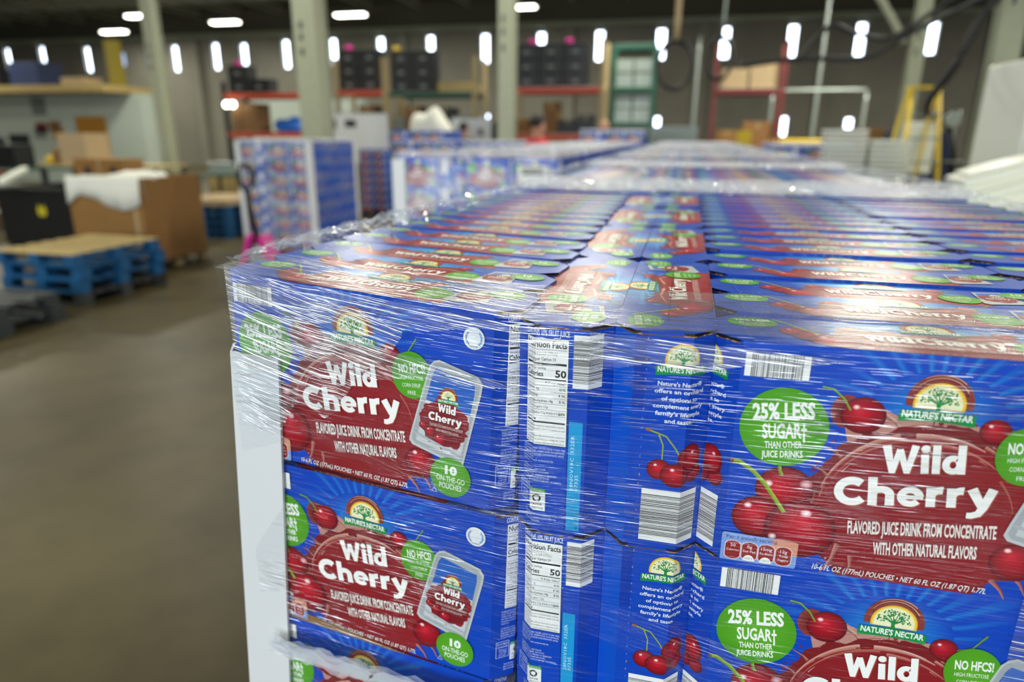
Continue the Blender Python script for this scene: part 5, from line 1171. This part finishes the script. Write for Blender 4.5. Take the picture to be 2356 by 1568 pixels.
# white cabinet machine on the right edge
wc = empty('white_cabinet', (2.95, 7.3, 0), 0, 'tall white machine cabinet with a dark screen at the right edge', 'cabinet')
MB().box(0, 1.5, 0, 1.1, .1, 2.45).build('cabinet_body', M['whitepl'], wc, bevel=.03)
MB().box(.14, .75, -.015, -.001, 1.42, 1.75).build('screen', M['black'], wc); MB().box(.0, 1.5, .05, 1.05, 0, .1).build('plinth', M['dksteel'], wc)
for i in range(5): MB().tube([(.3 + .05 * i, -.004, 2.02 + .03 * (i % 2)), (.3 + .05 * i, -.001, 2.02 + .03 * (i % 2))], .028, 10).build('blue_emblem_dot', M['blupl'], wc)
# white moulded lids lying on a pale bin close behind on the right
cbox(1.95, 3.6, 5.3, 6.5, 0, 1.12, 'kraft_lt', 'large pale bulk box carrying the white moulded panels', 'box')
for i, (x, y, z, ry, rz, sx) in enumerate(((2.0, 5.4, 1.14, -17, 8, .9), (2.05, 5.7, 1.25, -19, 4, .9), (2.1, 5.95, 1.37, -17, -3, .9), (2.5, 5.35, 1.13, 0, 20, .8), (2.75, 5.5, 1.24, 8, 34, .7))):
    o = MB().box(0, sx, 0, .5, 0, .07).box(.06, sx - .06, .05, .45, .07, .1).build('moulded_panel', M['whitepl'], bevel=.02); o.location = (x, y, z); o.rotation_euler = (0, math.radians(ry), math.radians(rz))
    tag(o, 'white moulded plastic panel, %s of those heaped on the pale bulk box at right' % ORD[i], 'panel', 'white panels at the right')
# hoses and air lines
def hose(pts, r, lb, nm='air_hose', m='rubber', cat='hose', grp=None):
    P = [Vector(p) for p in pts]; out = []
    for i in range(len(P) - 1):
        p0, p1, p2, p3 = P[max(i - 1, 0)], P[i], P[i + 1], P[min(i + 2, len(P) - 1)]
        for k in range(8): t_ = k / 8; out.append(.5 * ((2 * p1) + (-p0 + p2) * t_ + (2 * p0 - 5 * p1 + 4 * p2 - p3) * t_ ** 2 + (-p0 + 3 * p1 - 3 * p2 + p3) * t_ ** 3))
    out.append(P[-1]); return tag(MB().tube(out, r, 8).build(nm, M[m]), lb, cat, grp)
hose([(.55, 9.0, 2.55), (1.2, 9, 2.62), (1.9, 9, 2.62), (2.4, 9.1, 2.9), (3.2, 8.84, 3.3)], .03, 'black hose sagging from the pale column toward the middle of the hall')
hose([(1.2, 9.2, 2.6), (1.5, 9.2, 2.98), (1.8, 9.2, 2.9), (2.2, 9.2, 2.85), (2.7, 9.0, 3.2), (3.2, 8.83, 3.4)], .028, 'second black hose with an arched loop left of the pale column')
hose([(3.2, 8.82, 3.35), (2.95, 8.8, 3.0), (2.8, 8.9, 2.5), (2.74, 9.3, 2.2), (2.9, 9.9, 2.05), (3.3, 10.9, 2.05)], .045, 'thick black hose running down from the pale column to the packing machine')
hose([(3.3, 8.8, 3.45), (3.5, 8.5, 3.0), (3.62, 8.2, 2.5), (3.7, 7.9, 2.45)], .04, 'thick black hose running down right of the pale column')
for j, (cx_, rx, rz_, z) in enumerate(((-.35, .32, .42, 3.0), (.45, .22, .36, 3.1))):
    hose([(cx_ + rx * math.cos(a), 13.5 + .02 * i, z + rz_ * math.sin(a)) for i, a in enumerate([PI / 2 + k * PI / 6 for k in range(25)])], .03, ('left', 'right')[j] + ' coil of black hose hanging behind the near row')
hose([(-.35, 13.5, 3.4), (-.35, 13.5, 7.1)], .05, 'tan drop pole above the left hose coil', 'drop_pole', 'tan', 'pole')
hose([(.45, 13.5, 3.45), (.5, 13.5, 7.1)], .02, 'thin drop line above the right hose coil', 'drop_line', 'steel', 'pole')
for i, (x, z0, z1) in enumerate(((.1, 0, 4.4), (2.2, 0, 2.9), (4.6, 0, 2.9), (3.35, 0, 5.6))): hose([(x, 21.0, z0), (x, 21.0, z1)], .05, 'grey steel guard post, %s from the left before the rear wall' % ORD[i], 'guard_post', 'steel', 'post')
hose([(2.2, 21, 2.95), (4.6, 21, 2.95)], .05, 'grey horizontal rail before the rear wall', 'guard_rail', 'steel', 'rail')
hose([(2.2, 21, 1.6), (4.6, 21, 1.6)], .06, 'yellow horizontal rail before the rear wall', 'guard_rail', 'yellow', 'rail')
hose([(-1.4, 21, 1.7), (0, 21, 1.7)], .06, 'yellow rail left of the red rack', 'guard_rail', 'yellow', 'rail')
hose([(3.5, 13.85, 3.3), (3.1, 13.85, 3.9), (1.6, 13.85, 5.9), (.8, 13.85, 7.0)], .06, 'angled cream brace rising left from the column', 'roof_brace', 'cream', 'brace')
cbox(4.1, 5.3, 16, 16.6, 0, 1.85, 'blupl', 'dark navy crate before the rear wall', 'crate', 'storage_crate')
cbox(3.0, 3.7, 15, 15.6, 0, 1.9, 'kraft', 'brown carton left of the navy crate')
cbox(-.9, .2, 17, 17.6, 0, 1.95, 'clearbin', 'pale plastic container right of the green rack', 'bin', 'plastic_bin')
cbox(1.0, 1.25, 15, 15.2, 0, 1.85, 'yellow', 'small yellow post before the red rack', 'post', 'yellow_post')

# ------------------------------------------------------------------ everything deeper in the loads
def lod():
    def q_(o, P, col, lift=.8):
        b = len(V)
        for (u, v) in P:
            p, n = o(u, v); V.append(tuple((a + c * lift) / 1000 for a, c in zip(p, n))); C.extend(lin(col))
        Fs.append(tuple(range(b, b + len(P))))
    V, C, Fs = [], [], []
    for z in (0, CH):
        for x, y in OCT: V.append((x / 1000, y / 1000, z / 1000)); C.extend(lin(BLUE))
    for i in range(8): Fs.append((i, (i + 1) % 8, 8 + (i + 1) % 8, 8 + i))
    Fs.append(tuple(range(8, 16)))
    E = lambda c, rx, ry, n=8: [(c[0] + rx * math.cos(2 * PI * k / n), c[1] + ry * math.sin(2 * PI * k / n)) for k in range(n)]
    q_(m_front, E((162, 72), 72, 62, 10), RED); q_(m_front, E(F(62, 135), 32, 32), 'a01424', .9); q_(m_front, E(F(57, 64), 30, 30), GRN, 1); q_(m_front, E(F(157, 34), 17, 15), 'e8dc90', 1); q_(m_front, [F(104, 126), F(205, 112), F(190, 72), F(128, 74)], 'd8b8b2', 1)
    q_(m_front, [F(240, 53), F(283, 64), F(266, 144), F(217, 129)], 'b07a7c', 1); q_(m_front, E(F(217, 68), 16, 18), GRN, 1.1); q_(m_front, E(F(257, 159), 18, 18), GRN, 1.1)
    q_(m_top, [(84, 2), (86, 46), (220, 52), (238, 2)], '98252c'); q_(m_top, [(106, 10), (106, 38), (194, 40), (194, 12)], 'd0b0ac', 1); q_(m_top, E((28, 54), 19, 14), GRN, 1); q_(m_top, E((217, 27), 17, 18), GRN, 1.1); q_(m_top, E((276, 54), 14, 13), GRN, 1.1); q_(m_top, E((66, 26), 20, 15), 'a01424', 1); q_(m_top, [(236, 12), (238, 60), (264, 64), (268, 18)], 'c09a98', 1); q_(m_top, E((156, 64), 15, 9), 'e8dc90', 1)
    q_(m_nut, [(24, CH - 100), (48, CH - 100), (48, CH - 20), (24, CH - 20)], '8f98a8'); q_(m_nut, [(57, CH - 178), (68, CH - 178), (68, CH - 80), (57, CH - 80)], '1a9ad6')
    q_(m_nec, E((52, CH - 22), 14, 12), 'e8dc90'); q_(m_nec, E((52, CH - 110), 16, 13), 'a01424'); q_(m_nec, [(36, CH - 178), (70, CH - 178), (70, CH - 131), (36, CH - 131)], 'a8a8a8')
    return V, C, Fs
lV, lC, lF = lod(); V = []; C = []; Fs = []
for (x, y, z, rz) in MASS:
    b = len(V); c, s_ = math.cos(rz), math.sin(rz)
    V += [(x + a * c - d * s_, y + a * s_ + d * c, z + e) for a, d, e in lV]; C += lC; Fs += [tuple(b + i for i in f) for f in lF]
me = bpy.data.meshes.new('juice_cartons'); me.from_pydata(V, [], Fs); at = me.attributes.new('ink', 'FLOAT_COLOR', 'POINT'); at.data.foreach_set('color', C); me.materials.append(M_PRINT)
o = bpy.data.objects.new('juice_cartons', me); COL.objects.link(o); tag(o, 'remaining blue drink cartons packed inside and along the wrapped loads', 'cartons', None, 'stuff')
